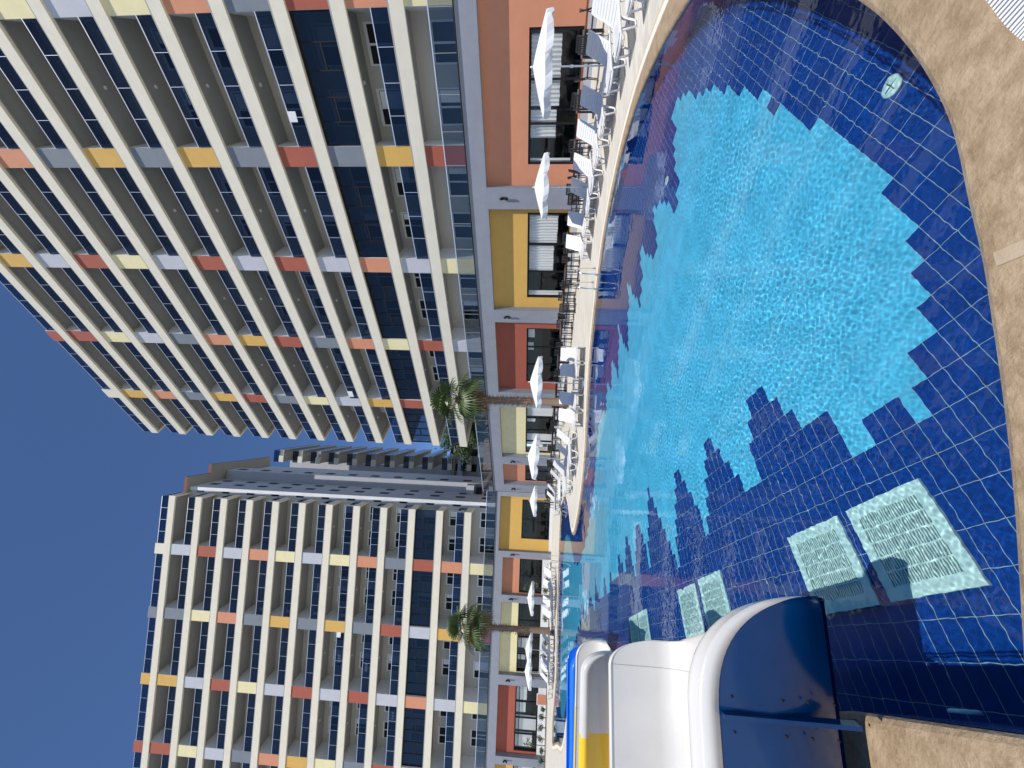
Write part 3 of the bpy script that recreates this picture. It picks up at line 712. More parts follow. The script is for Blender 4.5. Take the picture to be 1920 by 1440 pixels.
for args in [
 (9.35, 8.35, 196, 'white lounger cut by the frame edge, beyond the brown curved pool rim'),
 (9.45, 9.65, 197, 'sunlit white lounger nearest the frame edge before the wide salmon orange bay'),
 (9.40, 10.75, 200, 'sunlit white lounger just right of the pole of the nearest parasol'),
 (8.95, 12.05, 206, 'shaded lounger with grey looking back, first under the nearest parasol'),
 (8.55, 13.0, 208, 'shaded lounger with grey looking back, second under the nearest parasol'),
 (8.1, 14.1, 214, 'sunlit white lounger beyond the nearest parasol, right of its pair'),
 (7.7, 15.0, 216, 'sunlit white lounger before the grey pilaster, left of its pair'),
 (7.0, 16.1, 234, 'shaded lounger under the second parasol, beside the small white table'),
 (6.25, 16.7, 236, 'shaded lounger under the second parasol, last before the black chairs'),
 (1.48, 17.75, 266, 'white lounger facing the water before the red bay, rightmost of four'),
 (.72, 17.75, 266, 'half shaded white lounger right of the low table under the third parasol'),
 (-.62, 17.75, 266, 'half shaded white lounger left of the low table, in front of the palm trunk'),
 (-1.42, 17.75, 267, 'white lounger facing the water before the cream bay, leftmost of four'),
 (-2.75, 18.75, 222, 'sunlit white lounger side on at the start of the rounded deck tip'),
 (-3.5, 19.45, 222, 'half shaded white lounger side on, second along the rounded deck tip'),
 (-4.55, 20.7, 214, 'grey shaded lounger under the fourth parasol, right of its pole'),
 (-5.0, 21.7, 212, 'grey shaded lounger under the fourth parasol, nearest the narrow water inlet'),
 (-6.0, 24.2, 200, 'sunlit white lounger across the inlet with its back against the corner pilaster'),
 (-6.3, 25.1, 200, 'sunlit white lounger across the inlet, second from the corner pilaster'),
 (-8.1, 28.6, 215, 'shaded lounger under the small parasol by the deep yellow bay, right one'),
 (-8.9, 29.5, 222, 'shaded lounger under the small parasol by the deep yellow bay, left one'),
 (-15.3, 30.6, 262, 'sunlit white lounger in the far row right beside the far pool ladder'),
 (-16.2, 30.5, 262, 'grey shaded lounger in the far row under the sixth parasol, right one'),
 (-17.55, 30.4, 264, 'part shaded lounger in the far row left of the low table under the sixth parasol'),
 (-18.4, 30.3, 264, 'sunlit white lounger in the far row close right of the second palm'),
 (-20.25, 29.9, 246, 'sunlit white lounger in the far row just left of the second palm'),
 (-21.05, 29.6, 246, 'grey shaded lounger in the far row under the seventh parasol'),
 (-22.1, 29.9, 250, 'sunlit white lounger in the far row between the two leftmost parasols'),
 (-22.9, 30.2, 250, 'part shaded lounger in the far row under the leftmost parasol'),
 (-23.9, 30.6, 248, 'last white lounger of the far row beside the round stone pool end')]:
    lounger(*args)

# low side tables
def make_side_table():
    T = thing('side_table', 'x', 'side table')
    t = MB(); t.box(-.24, .24, -.24, .24, .40, .425, PLAST); t.box(-.245, .245, -.245, -.205, .37, .42, PLAST); t.box(-.245, .245, .205, .245, .37, .42, PLAST)
    t.box(-.245, -.205, -.205, .205, .37, .42, PLAST); t.box(.205, .245, -.205, .205, .37, .42, PLAST); t.build('table_top', T)
    for x in (-.2, .2):
        for y in (-.2, .2):
            l = MB(); l.tube([(x, y, .39), (x * 1.08, y * 1.08, 0)], [.025, .02], PLAST, 6); l.build('leg', T)
    return T
ST = make_side_table()
for i, (x, y, rz, lab) in enumerate([
 (9.1, 11.35, .3, 'low white side table beside the pole of the nearest parasol'), (8.7, 11.9, .3, 'low white side table between the shaded loungers under the nearest parasol'),
 (7.45, 15.5, .6, 'low white side table under the second parasol'), (.05, 17.2, .05, 'low white side table under the third parasol between facing loungers'),
 (-4.1, 20.0, .5, 'low white side table on the rounded deck tip under the fourth parasol'), (-16.9, 30.0, .1, 'low white side table in the far row under the sixth parasol'),
 (-21.6, 29.2, .4, 'low white side table in the far row by the seventh parasol')]):
    if i == 0: ST.location = (x, y, .012); ST.rotation_euler = (0, 0, rz); ST['label'] = lab; ST['group'] = 'low white side tables'
    else: dup(ST, (x, y, .012), rz, lab)

# ------------------------------------------------------------------ parasols
def make_parasol():
    T = thing('parasol', 'x', 'parasol')
    p = MB(); p.tube([(0, 0, .05), (0, 0, 2.52)], .022, POLE, 10); p.tube([(0, 0, 1.32), (0, 0, 1.42)], .036, POLE, 10); p.build('pole', T)
    b = MB(); b.tube([(0, 0, 0), (0, 0, .06), (0, 0, .09)], [.26, .26, .06], PLAST, 20); b.build('base', T)
    f = MB(); f.tube([(0, 0, 2.5), (0, 0, 2.56), (0, 0, 2.6)], [.02, .03, .012], POLE, 8); f.build('finial', T)
    c = MB(); v = MB(); n = 8; r = 1.22; zt, ze = 2.52, 2.17; sub = 6; rings = 6
    def P(k, i):    # ring k, angular i (n*sub)
        t = k / rings; a = 2 * math.pi * i / (n * sub); ph = (i % sub) / sub
        sag = math.sin(math.pi * ph)
        rr = r * t * (1 - .075 * sag * (1 if k else 0)); z = zt - (zt - ze) * (t ** 1.12) - .03 * sag * t
        return (rr * math.cos(a), rr * math.sin(a), z)
    vs = [P(k, i) for k in range(rings + 1) for i in range(n * sub)]
    fs = [(k * n * sub + i, k * n * sub + (i + 1) % (n * sub), (k + 1) * n * sub + (i + 1) % (n * sub), (k + 1) * n * sub + i) for k in range(rings) for i in range(n * sub)]
    c.mesh(vs, fs, FABRIC, True); o = c.build('canopy', T)
    for g in range(n):
        pts = []
        for i in range(sub + 1):
            x, y, z = P(rings, (g * sub + i) % (n * sub)); ph = i / sub
            drop = .20 * (1 - .25 * abs(2 * ph - 1) ** 4) if 0 < i < sub else .13
            k = 1 + .03 * math.sin(ph * 9 + g)
            pts += [(x, y, z), (x * k, y * k, z - drop)]
        v.mesh(pts, [(2 * i, 2 * i + 1, 2 * i + 3, 2 * i + 2) for i in range(sub)], FABRIC, False)
    v.build('valance', o)
    rb = MB()
    for g in range(n):
        x, y, z = P(rings, g * sub); rb.tube([(0, 0, zt - .04), (x, y, z - .012)], .008, POLE, 5, False); rb.tube([(0, 0, 1.95), (x * .5, y * .5, zt - (zt - ze) * .5 - .02)], .007, POLE, 5, False)
    rb.build('ribs', T)
    return T
PAR = make_parasol()
for i, (x, y, h, sc, tilt, lab) in enumerate([
 (9.46, 11.2, 2.59, 1.05, 0, 'nearest white parasol, large in front of the salmon orange bay'),
 (7.82, 14.9, 2.51, 1.0, 0, 'white parasol in front of the grey pilaster and mustard bay'),
 (.12, 17.0, 2.46, 1.0, 0, 'white parasol in front of the red bay beside the nearer palm'),
 (-3.84, 19.5, 2.49, 1.0, .06, 'white parasol over the rounded deck tip before the narrow orange bay'),
 (-8.33, 27.0, 2.36, .86, 0, 'small white parasol in front of the deep yellow corner bay'),
 (-16.42, 29.0, 2.3, .95, 0, 'white parasol in the far row between the ladder and the far palm'),
 (-20.38, 28.9, 2.33, .93, .05, 'white parasol in the far row just left of the far palm'),
 (-21.92, 28.9, 2.31, .93, -.04, 'leftmost white parasol in front of the far red bay')]):
    s = (sc, sc, h / 2.6)
    if i == 0: PAR.location = (x, y, .012); PAR.scale = s; PAR['label'] = lab; PAR['group'] = 'white parasols along the pool deck'; PAR.rotation_euler = (0, 0, .3)
    else: r_ = dup(PAR, (x, y, .012), .3 + i * .37, lab, None, s); r_.rotation_euler.x = tilt

# ------------------------------------------------------------------ restaurant tables and chairs
def make_chair():
    T = thing('armchair', 'x', 'chair')
    s = MB()
    for i in range(6): s.box(-.24 + i * .082, -.24 + i * .082 + .068, -.22, .24, .43, .452, RATTAN)
    s.box(-.25, .25, .225, .255, .41, .455, RATTAN); s.box(-.25, .25, -.25, -.22, .41, .455, RATTAN); s.build('seat', T)
    b = MB()
    M = Matrix.Translation((0, -.235, .45)) @ Matrix.Rotation(rad(10), 4, 'X')
    for i in range(8): b.obox(M, -.23 + i * .06, -.23 + i * .06 + .038, -.008, .008, .08, .46, RATTAN)
    b.obox(M, -.26, .26, -.014, .014, .44, .50, RATTAN); b.obox(M, -.26, .26, -.0135, .0135, .06, .10, RATTAN); b.build('backrest', T)
    for sx in (-1, 1):
        l = MB(); l.tube([(sx * .25, .24, 0), (sx * .25, .24, .66)], .018, RATTAN, 6); l.build('leg', T)
        l = MB(); l.tube([(sx * .25, -.28, 0), (sx * .25, -.235, .45), (sx * .25, -.33, .94)], .018, RATTAN, 6); l.build('leg', T)
        a = MB(); a.box(sx * .25 - .025, sx * .25 + .025, -.27, .27, .652, .676, RATTAN); a.build('armrest', T)
    return T
def make_table():
    T = thing('dining_table', 'x', 'table')
    t = MB(); t.box(-.42, .42, -.42, .42, .715, .745, TABLETOP); t.box(-.38, .38, -.38, .38, .66, .714, RATTAN); t.build('table_top', T)
    for x in (-.37, .37):
        for y in (-.37, .37):
            l = MB(); l.box(x - .025, x + .025, y - .025, y + .025, 0, .66, RATTAN); l.build('leg', T)
    return T
CH = make_chair(); TB = make_table(); nch = [0, 0]
M1 = Matrix.Translation(P1) @ Matrix.Rotation(RZ1, 4, 'Z'); M2 = Matrix.Translation(P2) @ Matrix.Rotation(RZ2, 4, 'Z')
bayname = {'o': 'salmon orange bay', 'y': 'mustard bay', 'r': 'brick red bay', 'c': 'cream bay', 'w': 'deep yellow corner bay', 'p': 'grey pilaster beside the red bay', 'a': 'grey pilaster beside the orange bay'}
for (u, n, key, gi) in [(-32.6, 4.9, 'o', 0), (-30.6, 5.0, 'o', 0), (-28.8, 4.6, 'o', 0), (-27.0, 4.8, 'o', 0), (-25.3, 5.2, 'a', 0), (-22.9, 4.9, 'y', 0), (-21.2, 5.2, 'y', 0), (-19.4, 4.9, 'y', 0), (-17.6, 5.1, 'p', 0), (-14.9, 4.8, 'r', 0), (-12.6, 5.0, 'r', 0), (-10.4, 5.1, 'r', 0), (-7.4, 4.9, 'c', 0), (-5.4, 5.1, 'c', 0), (-3.2, 4.9, 'c', 0), (-1.2, 5.2, 'c', 0), (1.2, 4.6, 'w', 0)]:
    p = M1 @ Vector((u, n, .012)); a0 = RZ1 + R.uniform(-.12, .12)
    tl = 'black dining table in front of the ' + bayname[key]; g = 'restaurant tables before the ' + bayname[key]
    if nch[1] == 0: TB.location = p; TB.rotation_euler = (0, 0, a0); TB['label'] = tl; TB['group'] = g
    else: dup(TB, p, a0, tl, g)
    nch[1] += 1
    for (dx, dy, ra) in ((0, .62, math.pi), (0, -.62, 0), (.66, 0, math.pi / 2), (-.66, 0, -math.pi / 2)):
        if R.random() < .08: continue
        q = Vector((dx, dy, 0)) * R.uniform(.95, 1.2); q = Matrix.Rotation(a0, 3, 'Z') @ q
        cl = 'black slatted armchair at a table before the ' + bayname[key]; cg = 'black armchairs before the ' + bayname[key]
        l = p + q; ra2 = a0 + ra + R.uniform(-.15, .15)
        if nch[0] == 0: CH.location = l; CH.rotation_euler = (0, 0, ra2); CH['label'] = cl; CH['group'] = cg
        else: dup(CH, l, ra2, cl, cg)
        nch[0] += 1

# ------------------------------------------------------------------ pool ladders
def ladder(x, y, deg, label):
    T = thing('pool_ladder', label, 'pool ladder', (x, y, .012), rad(deg), 'steel pool ladders')
    # local +x points into the water
    for s in (-.27, .27):
        l = MB(); l.tube([(-.62, s, 0), (-.60, s, .42), (-.50, s, .66), (-.32, s, .78), (-.12, s, .74), (.06, s, .56), (.13, s, .30), (.14, s, -.12), (.14, s, -.95)], .022, STEEL, 10); o = l.build('handrail', T); o.cycles.is_caustics_receiver = True
        e = MB(); e.tube([(-.62, s, 0), (-.62, s, .02)], .05, STEEL, 12); e.build('flange', T)
    for z in (-.35, -.62, -.88):
        l = MB(); l.box(.11, .18, -.27, .27, z, z + .03, STEEL); o = l.build('step', T); o.cycles.is_caustics_receiver = True
ladder(3.95, 14.12, 237, 'stainless steel pool ladder before the mustard bay, the nearer one')
ladder(-13.4, 28.5, 266, 'stainless steel pool ladder at the far edge before the orange bay')

# ------------------------------------------------------------------ floor grates, round inlets
def grate(pts, label):
    c = sum((Vector(p) for p in pts), Vector((0, 0))) / 4
    T = thing('floor_grate', label, 'floor grate', (c.x, c.y, ZF + .004), rad(38), 'square suction grates on the pool floor')
    h = .365; fr = MB()
    for (x0, x1, y0, y1) in ((-h, h, -h, -h + .085), (-h, h, h - .085, h), (-h, -h + .085, -h + .085, h - .085), (h - .085, h, -h + .085, h - .085)): fr.box(x0, x1, y0, y1, 0, .03, GRATEM)
    fr.box(-h + .085, h - .085, -h + .085, h - .085, 0, .006, GRATED)
    o = fr.build('frame', T); o.cycles.is_caustics_receiver = True
    g = MB(); a = h - .085; n = 5; k = 24
    for i in range(n + 1):
        x = -a + (2 * a - .012) * i / n; g.box(x, x + .012, -a, a, .007, .027, GRATEM)
    for j in range(k):
        y = -a + 2 * a * j / k; g.box(-a, a, y, y + .0115, .0065, .024, GRATEM)
    o = g.build('slats', T); o.cycles.is_caustics_receiver = True
e1 = Vector((math.cos(rad(128)), math.sin(rad(128)))); e2 = Vector((math.cos(rad(218)), math.sin(rad(218))))
def sq(p): p = Vector(p); return [p, p + e1 * .73, p + e1 * .73 + e2 * .73, p + e2 * .73]
for p, lab in [((-.61, 3.06), 'pale square floor grate nearest the pool edge, largest in view'), ((-1.13, 3.72), 'pale square floor grate partly behind the white and blue slide'),
 ((-2.53, 5.51), 'pale square floor grate of the middle pair, right one'), ((-3.08, 6.19), 'pale square floor grate of the middle pair, left one by the white slide'),
 ((-4.69, 8.2), 'pale square floor grate of the farthest pair, right one'), ((-5.19, 8.83), 'pale square floor grate of the farthest pair, left one')]:
    grate(sq(p), lab)
def inlet(loc, rot, label):
    m = MB(); m.tube([(0, 0, 0), (0, 0, .012), (0, 0, .02)], [.085, .085, .07], GRATEM, 24); m.box(-.05, .05, -.004, .004, .019, .0225, GRATED); m.box(-.004, .004, -.05, .05, .0192, .022, GRATED)
    o = m.build('inlet_cover'); o.location = loc; o.rotation_euler = rot; o.cycles.is_caustics_receiver = True
    tag(o, label, 'inlet cover', 'round inlet covers in the pool')
inlet((2.56, 3.29, ZF + .004), (0, 0, .6), 'round pale inlet cover on the dark tiles at the right of the pool')
inlet((4.28, 7.9, ZF + .004), (0, 0, .6), 'small round pale inlet cover on the dark tiles beyond the aqua area')
inlet((-1.70, 2.19, -.42), (rad(90), 0, rad(128)), 'round pale inlet cover on the near wall close to the slide')

# overflow grille at the right edge of the near coping
m = MB(); k0 = 0
gp = [(1.05, 1.55), (1.35, 1.66), (1.66, 1.83), (1.95, 1.95), (2.35, 2.12), (2.8, 2.32), (3.3, 2.6)]
gp = smooth(gp, (.7, 1.45), (3.8, 2.9), 6); gn = []
for i in range(len(gp)):
    a = Vector(gp[max(0, i - 1)]); b = Vector(gp[min(len(gp) - 1, i + 1)]); d_ = (b - a).normalized(); gn.append(Vector((d_.y, -d_.x)))
MGAP = DARKIN; base = MB(); bars = MB(); acc = 0
for i in range(len(gp) - 1):
    a, b = Vector(gp[i]), Vector(gp[i + 1]); na, nb = gn[i], gn[i + 1]
    base.poly([(*a, .0105), (*(a + na * .34), .0105), (*(b + nb * .34), .0105), (*b, .0105)], MGAP)
    L_ = (b - a).length; nn = max(1, int(L_ / .018))
    for j in range(nn):
        t0, t1 = (j + .15) / nn, (j + .72) / nn
        p0, p1 = a.lerp(b, t0), a.lerp(b, t1); q0, q1 = na.lerp(nb, t0) * .34, na.lerp(nb, t1) * .34
        bars.mesh([(*p0, .012), (*p1, .012), (*(p1 + q1), .012), (*(p0 + q0), .012), (*p0, .024), (*p1, .024), (*(p1 + q1), .024), (*(p0 + q0), .024)], [(4, 5, 6, 7), (0, 1, 5, 4), (1, 2, 6, 5), (2, 3, 7, 6), (3, 0, 4, 7)], PLAST)
GR = thing('overflow_grille', 'curved white slatted overflow grille set in the brown stone beside the pool', 'drain grille')
base.build('channel', GR); bars.build('slats', GR)

# ------------------------------------------------------------------ water slides
def slide(name, label, tip, deg, width, depth, zb, length, cols, rise, rim_in=.10, skirt=.13, seam=.9, round_r=None, sn=0, sf=0):
    """open trough; local x runs upstream from the exit at 0, y across from the near wall (0) to the far wall"""
    T = thing(name, label, 'water slide', (*tip, 0), rad(deg)); T.scale = (1, -1, 1)
    inner, outer_, outer_up, flange, flange_up = cols
    rr = round_r or depth * .8
    def sk(p): return (p[0] + (sn + (sf - sn) * p[1] / width) * max(0, 1 - p[0] / 2.4), p[1], p[2])
    ns_ = 26
    xs_ = [rr * (1 - math.cos(math.pi / 2 * (i / 22) ** 1.25)) for i in range(23)]
    xs_ += list(np.linspace(rr, length, ns_)[1:])
    def hh(x):     # wall height along the slide, quarter round at the exit
        if x >= rr: return depth
        t = 1 - x / rr; return max(.03, depth * max(0, 1 - t ** 2.35) ** (1 / 2.35))
    def zfl(x): return zb + rise * max(0, x - .5)
    rc = min(.28, depth * .45)
    def prof(x, far):
        h = hh(x); z = zfl(x); y0 = 0 if not far else width; s = 1 if not far else -1; out = []
        r = min(rc, h * .8)
        # from floor towards the rim on the inside
        for i in range(7):
            a = math.pi / 2 * i / 6; out.append((y0 + s * (r - r * math.sin(a)) + s * .0, z + r - r * math.cos(a)))
        out.append((y0 + s * -.01, z + max(r, h - .05))); out.append((y0 - s * .005, z + h - .005))
        return out
    inn = MB(); N_ = len(xs_)
    rows = []
    for x in xs_:
        a = prof(x, False)[::-1]; b = prof(x, True); rows.append([(x, y, z) for y, z in a] + [(x, y, z) for y, z in b])
    k = len(rows[0])
    inn.mesh([sk(p) for r_ in rows for p in r_], [(i * k + j, i * k + j + 1, (i + 1) * k + j + 1, (i + 1) * k + j) for i in range(N_ - 1) for j in range(k - 1)], inner, True)
    inn.build('trough', T)
    # rolled rim and skirt on both sides, then the outer shell under it
    for far in (False, True):
        s = -1 if not far else 1; y0 = 0 if not far else width
        fl = MB(); sh = MB(); rows = []; rows2 = []
        for x in xs_:
            h = hh(x); z = zfl(x) + h; sc = min(1, h / (depth * .5)); ow = rim_in * (.5 + .5 * sc)
            rows.append([(x, y0 - s * .005, z - .006), (x, y0 + s * .0, z + .012), (x, y0 + s * .03, z + .02), (x, y0 + s * .055, z + .010), (x, y0 + s * .07, z - .008), (x, y0 + s * ow, z - .012), (x, y0 + s * (ow + .014), z - .022), (x, y0 + s * (ow + .02), z - skirt * (.3 + .7 * sc)), (x, y0 + s * (ow + .005), z - skirt * (.3 + .7 * sc) - .004)])
            yy = y0 + s * (ow + .012 if width > 2 else .018)
            zb2 = zfl(x) - .05
            rows2.append([(x, yy, z - skirt * .3), (x, yy + s * (.015 if width > 2 else 0), max(zb2 + .02, z - h * .5)), (x, yy - s * .04, zb2 + .07 if h > .2 else zb2 + .02), (x, yy - s * .14, zb2)])
        for MBx, rws, m0, m1 in ((fl, rows, flange, flange_up), (sh, rows2, outer_, outer_up)):
            MBx.grid([[sk(p) for p in r_] for r_ in rws], lambda i, j: m0 if (xs_[i] + xs_[i + 1]) / 2 < seam else m1)
        fl.build('rim', T); sh.build('outer_shell', T)
    un = MB()
    rows = [[(x, -.02, zfl(x) - .052), (x, width + .02, zfl(x) - .052)] for x in xs_]
    un.mesh([sk(p) for r_ in rows for p in r_], [(2 * i, 2 * i + 1, 2 * i + 3, 2 * i + 2) for i in range(N_ - 1)], outer_); un.build('underside', T)
    h = hh(seam); z = zfl(seam)
    if width > 2:
        # joint between the two moulded lengths
        j = MB()
        yb = -rim_in - .012
        j.box(seam - .012, seam + .012, yb - .05, yb + .01, z - .06, z + h - skirt - .01, outer_); j.build('joint_flange', T)
        for i in range(5):
            b = MB(); zz_ = z + .05 + (h - .25) * i / 4; b.tube([(seam - .09, yb - .002, zz_), (seam - .09, yb - .01, zz_)], .008, BLACKF, 8)
            b.build('bolt', T)
            b = MB(); b.tube([(seam + .09, yb - .002, zz_), (seam + .09, yb - .01, zz_)], .008, BLACKF, 8); b.build('bolt', T)
    sx = MB(); sx.box(seam - .004, seam + .004, .3, width - .3, z + .0015, z + .003, LEDGE)
    rows = [(seam, y, z_) for y, z_ in [(yy, zz2 + .0) for yy, zz2 in prof(seam, True)]]
    for a, b2 in zip(rows[:-1], rows[1:]):
        sx.poly([sk(p_) for p_ in [(seam - .004, a[1] - .004, a[2] + .001), (seam + .004, a[1] - .004, a[2] + .001), (seam + .004, b2[1] - .004, b2[2] + .001), (seam - .004, b2[1] - .004, b2[2] + .001)]], LEDGE)
    sx.v = [sk(p_) if abs(p_[2] - z) < .004 and k_ < 8 else p_ for k_, p_ in enumerate(sx.v)]
    sx.build('seam', T)
    for x in (1.4, 3.2):
        if x < length:
            for y in (.25, width - .25):
                l = MB(); l.tube([(x, y, 0), (x, y, zfl(x) - .05)], .05, STEEL, 10); l.build('support', T)
    return T
slide('water_slide', 'nearest wide water slide, white inside with a navy blue outer wall', (-1.36, 2.62), 194, 2.6, .84, .22, 5.5, (GELW, GELB, GELB, GELW, GELW), .0, .12, .12, .62, None, 0, 1.2)
slide('water_slide', 'middle water slide with a cream exit length and yellow upper length', (-5.25, 7.62), 186, .75, .6, .42, 7, (GELW, GELW, GELY, GELW, GELY), .0, .16, .13, 1.55, None, 0, .2)
slide('water_slide', 'farthest water slide, all bright blue with a white joint line', (-6.75, 9.75), 194, .85, .6, .38, 8, (GELB2, GELB, GELB, GELB2, GELB2), .0, .16, .13, 1.4, None, 0, .2)

# ------------------------------------------------------------------ palms
def palm(name, x, y, h_crown, r0, smooth_to, label, seed, rcrown):
    rp = random.Random(seed)
    T = thing(name, label, 'palm tree', (x, y, 0))
    t = MB(); n = 14; pts = []; rs = []
    lean = rp.uniform(-.02, .02)
    for i in range(n + 1):
        z = h_crown * i / n; pts.append((lean * z, .01 * math.sin(z), z)); rs.append(r0 * (1.35 - .35 * min(1, z / .6)) * (1 - .28 * i / n))
    t.tube(pts, rs, TRUNK, 14); t.build('trunk', T)
    b = MB()   # dry leaf bases up the shaggy upper trunk
    z = smooth_to; k = 0
    while z < h_crown - .05:
        for q in range(7):
            a = k * .45 + q * 2 * math.pi / 7 + rp.uniform(-.2, .2); rr = r0 * .78
            d = Vector((math.cos(a), math.sin(a), 0)); tt = Vector((-d.y, d.x, 0))
            l = rp.uniform(.24, .50); up_ = rp.uniform(.06, .30)
            c = Vector((lean * z, 0, z + rp.uniform(-.04, .04))) + d * (rr * .8)
            w = rp.uniform(.04, .08); e = c + d * (l * .75) + Vector((0, 0, up_))
            b.mesh([c - tt * w, c + tt * w, c + Vector((0, 0, .05)), e + tt * rp.uniform(-.03, .03)], [(0, 1, 3), (1, 2, 3), (2, 0, 3)], BOOT)
        z += .12; k += 1
    b.build('dry_leaf_bases', T)
    def fan(mb, base, d, length, R_, droop, LM=FROND):
        d = d.normalized(); side = d.cross(Vector((0, 0, 1)));
        if side.length < .05: side = Vector((1, 0, 0))
        side.normalize(); nrm = side.cross(d).normalized()
        mid_ = base + d * length * .55 + Vector((0, 0, .05)); hub = base + d * length + Vector((0, 0, -droop * length * .25))
        mb.tube([base, mid_, hub], [.018, .013, .010], LM, 5, False)
        fd = (hub - mid_).normalized(); ns = 22
        for i in range(ns):
            th = rad(-118 + 236 * (i + .5) / ns); l = R_ * (.72 + .28 * math.cos(th * .55)) * rp.uniform(.92, 1.05)
            dd = fd * math.cos(th) + side * math.sin(th); dw = fd * -math.sin(th) + side * math.cos(th)
            ww = l * math.tan(rad(118 / ns)) * .62
            fold = nrm * (.018 if i % 2 else -.018)
            p1 = hub + dd * l * .55 + fold + Vector((0, 0, -.03 * droop)); p2 = hub + dd * l * .84 + Vector((0, 0, -.16 * droop * l)); p3 = hub + dd * l + Vector((0, 0, -.42 * droop * l)) + dw * rp.uniform(-.03, .03)
            mb.mesh([hub, p1 - dw * ww, p1 + dw * ww, p2 - dw * ww * .55, p2 + dw * ww * .55, p3], [(0, 1, 2), (1, 3, 4, 2), (3, 5, 4)], LM)
    top = Vector((lean * h_crown, 0, h_crown))
    nf = 21
    for i in range(nf):
        a = i * 2.4 + rp.uniform(-.25, .25); el = rad(78 - 105 * (i / nf) + rp.uniform(-8, 8))
        d = Vector((math.cos(a) * math.cos(el), math.sin(a) * math.cos(el), math.sin(el)))
        m = MB(); fan(m, top + Vector((0, 0, .1 - .35 * i / nf)), d, rcrown * rp.uniform(.42, .62), rcrown * rp.uniform(.55, .72), .5 + .9 * i / nf)
        m.build('leaf', T)
    for i in range(7):
        a = i * .95 + rp.uniform(-.3, .3); el = rad(rp.uniform(-68, -40)); d = Vector((math.cos(a) * math.cos(el), math.sin(a) * math.cos(el), math.sin(el)))
        m = MB(); fan(m, top + Vector((0, 0, -.35)), d, rcrown * rp.uniform(.3, .5), rcrown * rp.uniform(.35, .5), 1.2, DEAD); o = m.build('leaf', T); o['label'] = 'dry brown hanging frond'
palm('fan_palm', -1.05, 24.3, 7.35, .27, 2.3, 'nearer fan palm with shaggy brown trunk between the red and cream bays', 3, 1.75)
palm('fan_palm', -20.2, 31.1, 7.2, .25, 2.0, 'farther fan palm with shaggy brown trunk in front of the wide cream bay', 8, 1.75)

# ------------------------------------------------------------------ shrubs and small trees
def leafy(mb, c, rx, ry, rz, n, size, m, rp, clumps=0):
    cl = [Vector((rp.gauss(0, .45), rp.gauss(0, .45), rp.gauss(0, .45))) for _ in range(max(1, clumps))] if clumps else None
    for i in range(n):
        if cl:
            o = rp.choice(cl); v = o + Vector((rp.gauss(0, .22), rp.gauss(0, .22), rp.gauss(0, .2)))
        else:
            v = Vector((rp.gauss(0, 1), rp.gauss(0, 1), rp.gauss(0, 1))).normalized() * rp.random() ** .4
        p = Vector((c[0] + v.x * rx, c[1] + v.y * ry, c[2] + v.z * rz))
        d = Vector((rp.uniform(-1, 1), rp.uniform(-1, 1), rp.uniform(-.3, 1))).normalized(); s_ = d.orthogonal().normalized(); l = size * rp.uniform(.6, 1.3); wq = l * .28
        mb.mesh([p, p + d * l * .5 + s_ * wq, p + d * l, p + d * l * .5 - s_ * wq], [(0, 1, 2, 3)], m)
def shrub(loc, h, wd, label, seed, group, m=LEAF):
    rp = random.Random(seed); T = thing('shrub', label, 'shrub', loc, 0, group)
    st = MB()
    tips = []
    for i in range(7):
        a = rp.uniform(0, 6.28); e = Vector((math.cos(a) * wd * .35 * rp.random(), math.sin(a) * wd * .35 * rp.random(), h * rp.uniform(.6, .95))); tips.append(e)
        st.tube([(0, 0, 0), (e.x * .4, e.y * .4, e.z * .5), e], [.012, .009, .005], STEM, 5, False)
    st.build('stem', T)
    lf = MB()
    for e in tips: leafy(lf, e * .8, wd * .3, wd * .3, h * .28, 34, .10, m, rp)
    lf.build('foliage', T)
def small_tree(name, loc, h, cr_, label, seed, n, size, m=LEAF2, clumps=14, group=None, th=.05):
    rp = random.Random(seed); T = thing(name, label, 'tree', loc, 0, group)
    t = MB(); t.tube([(0, 0, 0), (.04 * h * rp.uniform(-1, 1) * .3, 0, h * .5), (0, 0, h * .8)], [th, th * .8, th * .4], STEM, 8)
    for i in range(5):
        a = rp.uniform(0, 6.28); t.tube([(0, 0, h * rp.uniform(.45, .65)), (math.cos(a) * cr_ * .6, math.sin(a) * cr_ * .6, h * rp.uniform(.75, .95))], [th * .5, th * .2], STEM, 6, False)
    t.build('trunk', T)
    c = MB(); leafy(c, (0, 0, h * (.85 if h < 5 else .72)), cr_, cr_, h * (.22 if h < 5 else .27), n, size, m, rp, clumps); c.build('crown', T)
def L2(u, n): p = M2 @ Vector((u, n, 0)); return (p.x, p.y, .0)
bed = MB(); bed.box(3.6, 31, 2.85, 3.75, -.02, .10, STONE); bed.box(3.65, 30.95, 2.9, 3.7, .09, .12, DARKIN)
pb = bed.build('planting_bed'); pb.location = P2; pb.rotation_euler = (0, 0, RZ2); tag(pb, 'long low stone edged planting bed along the white base of the left restaurant wing', 'planting bed')
where = [(4.3, 'low leafy shrub by the white base right of the far ladder'), (5.2, 'low leafy shrub under the orange bay next to the ladder'), (6.3, 'low leafy shrub at the foot of the young tree before the orange bay'), (8.9, 'low leafy shrub under the right end of the wide cream bay'), (11.3, 'low leafy shrub at the foot of the far palm, right side'), (12.5, 'low leafy shrub at the foot of the far palm, left side'), (14.2, 'low leafy shrub below the seventh parasol at the cream bay'),
 (17.3, 'low shrub under the far red bay beside the salmon board'), (18.1, 'second low shrub under the far red bay, near its first window'), (19.0, 'low shrub under the middle windows of the far red bay'), (20.0, 'low shrub right of the thin young tree at the far red bay'), (21.1, 'low shrub left of the thin young tree at the far red bay'), (22.0, 'low shrub under the last window of the far red bay'), (22.9, 'low shrub against the leftmost grey pilaster')]
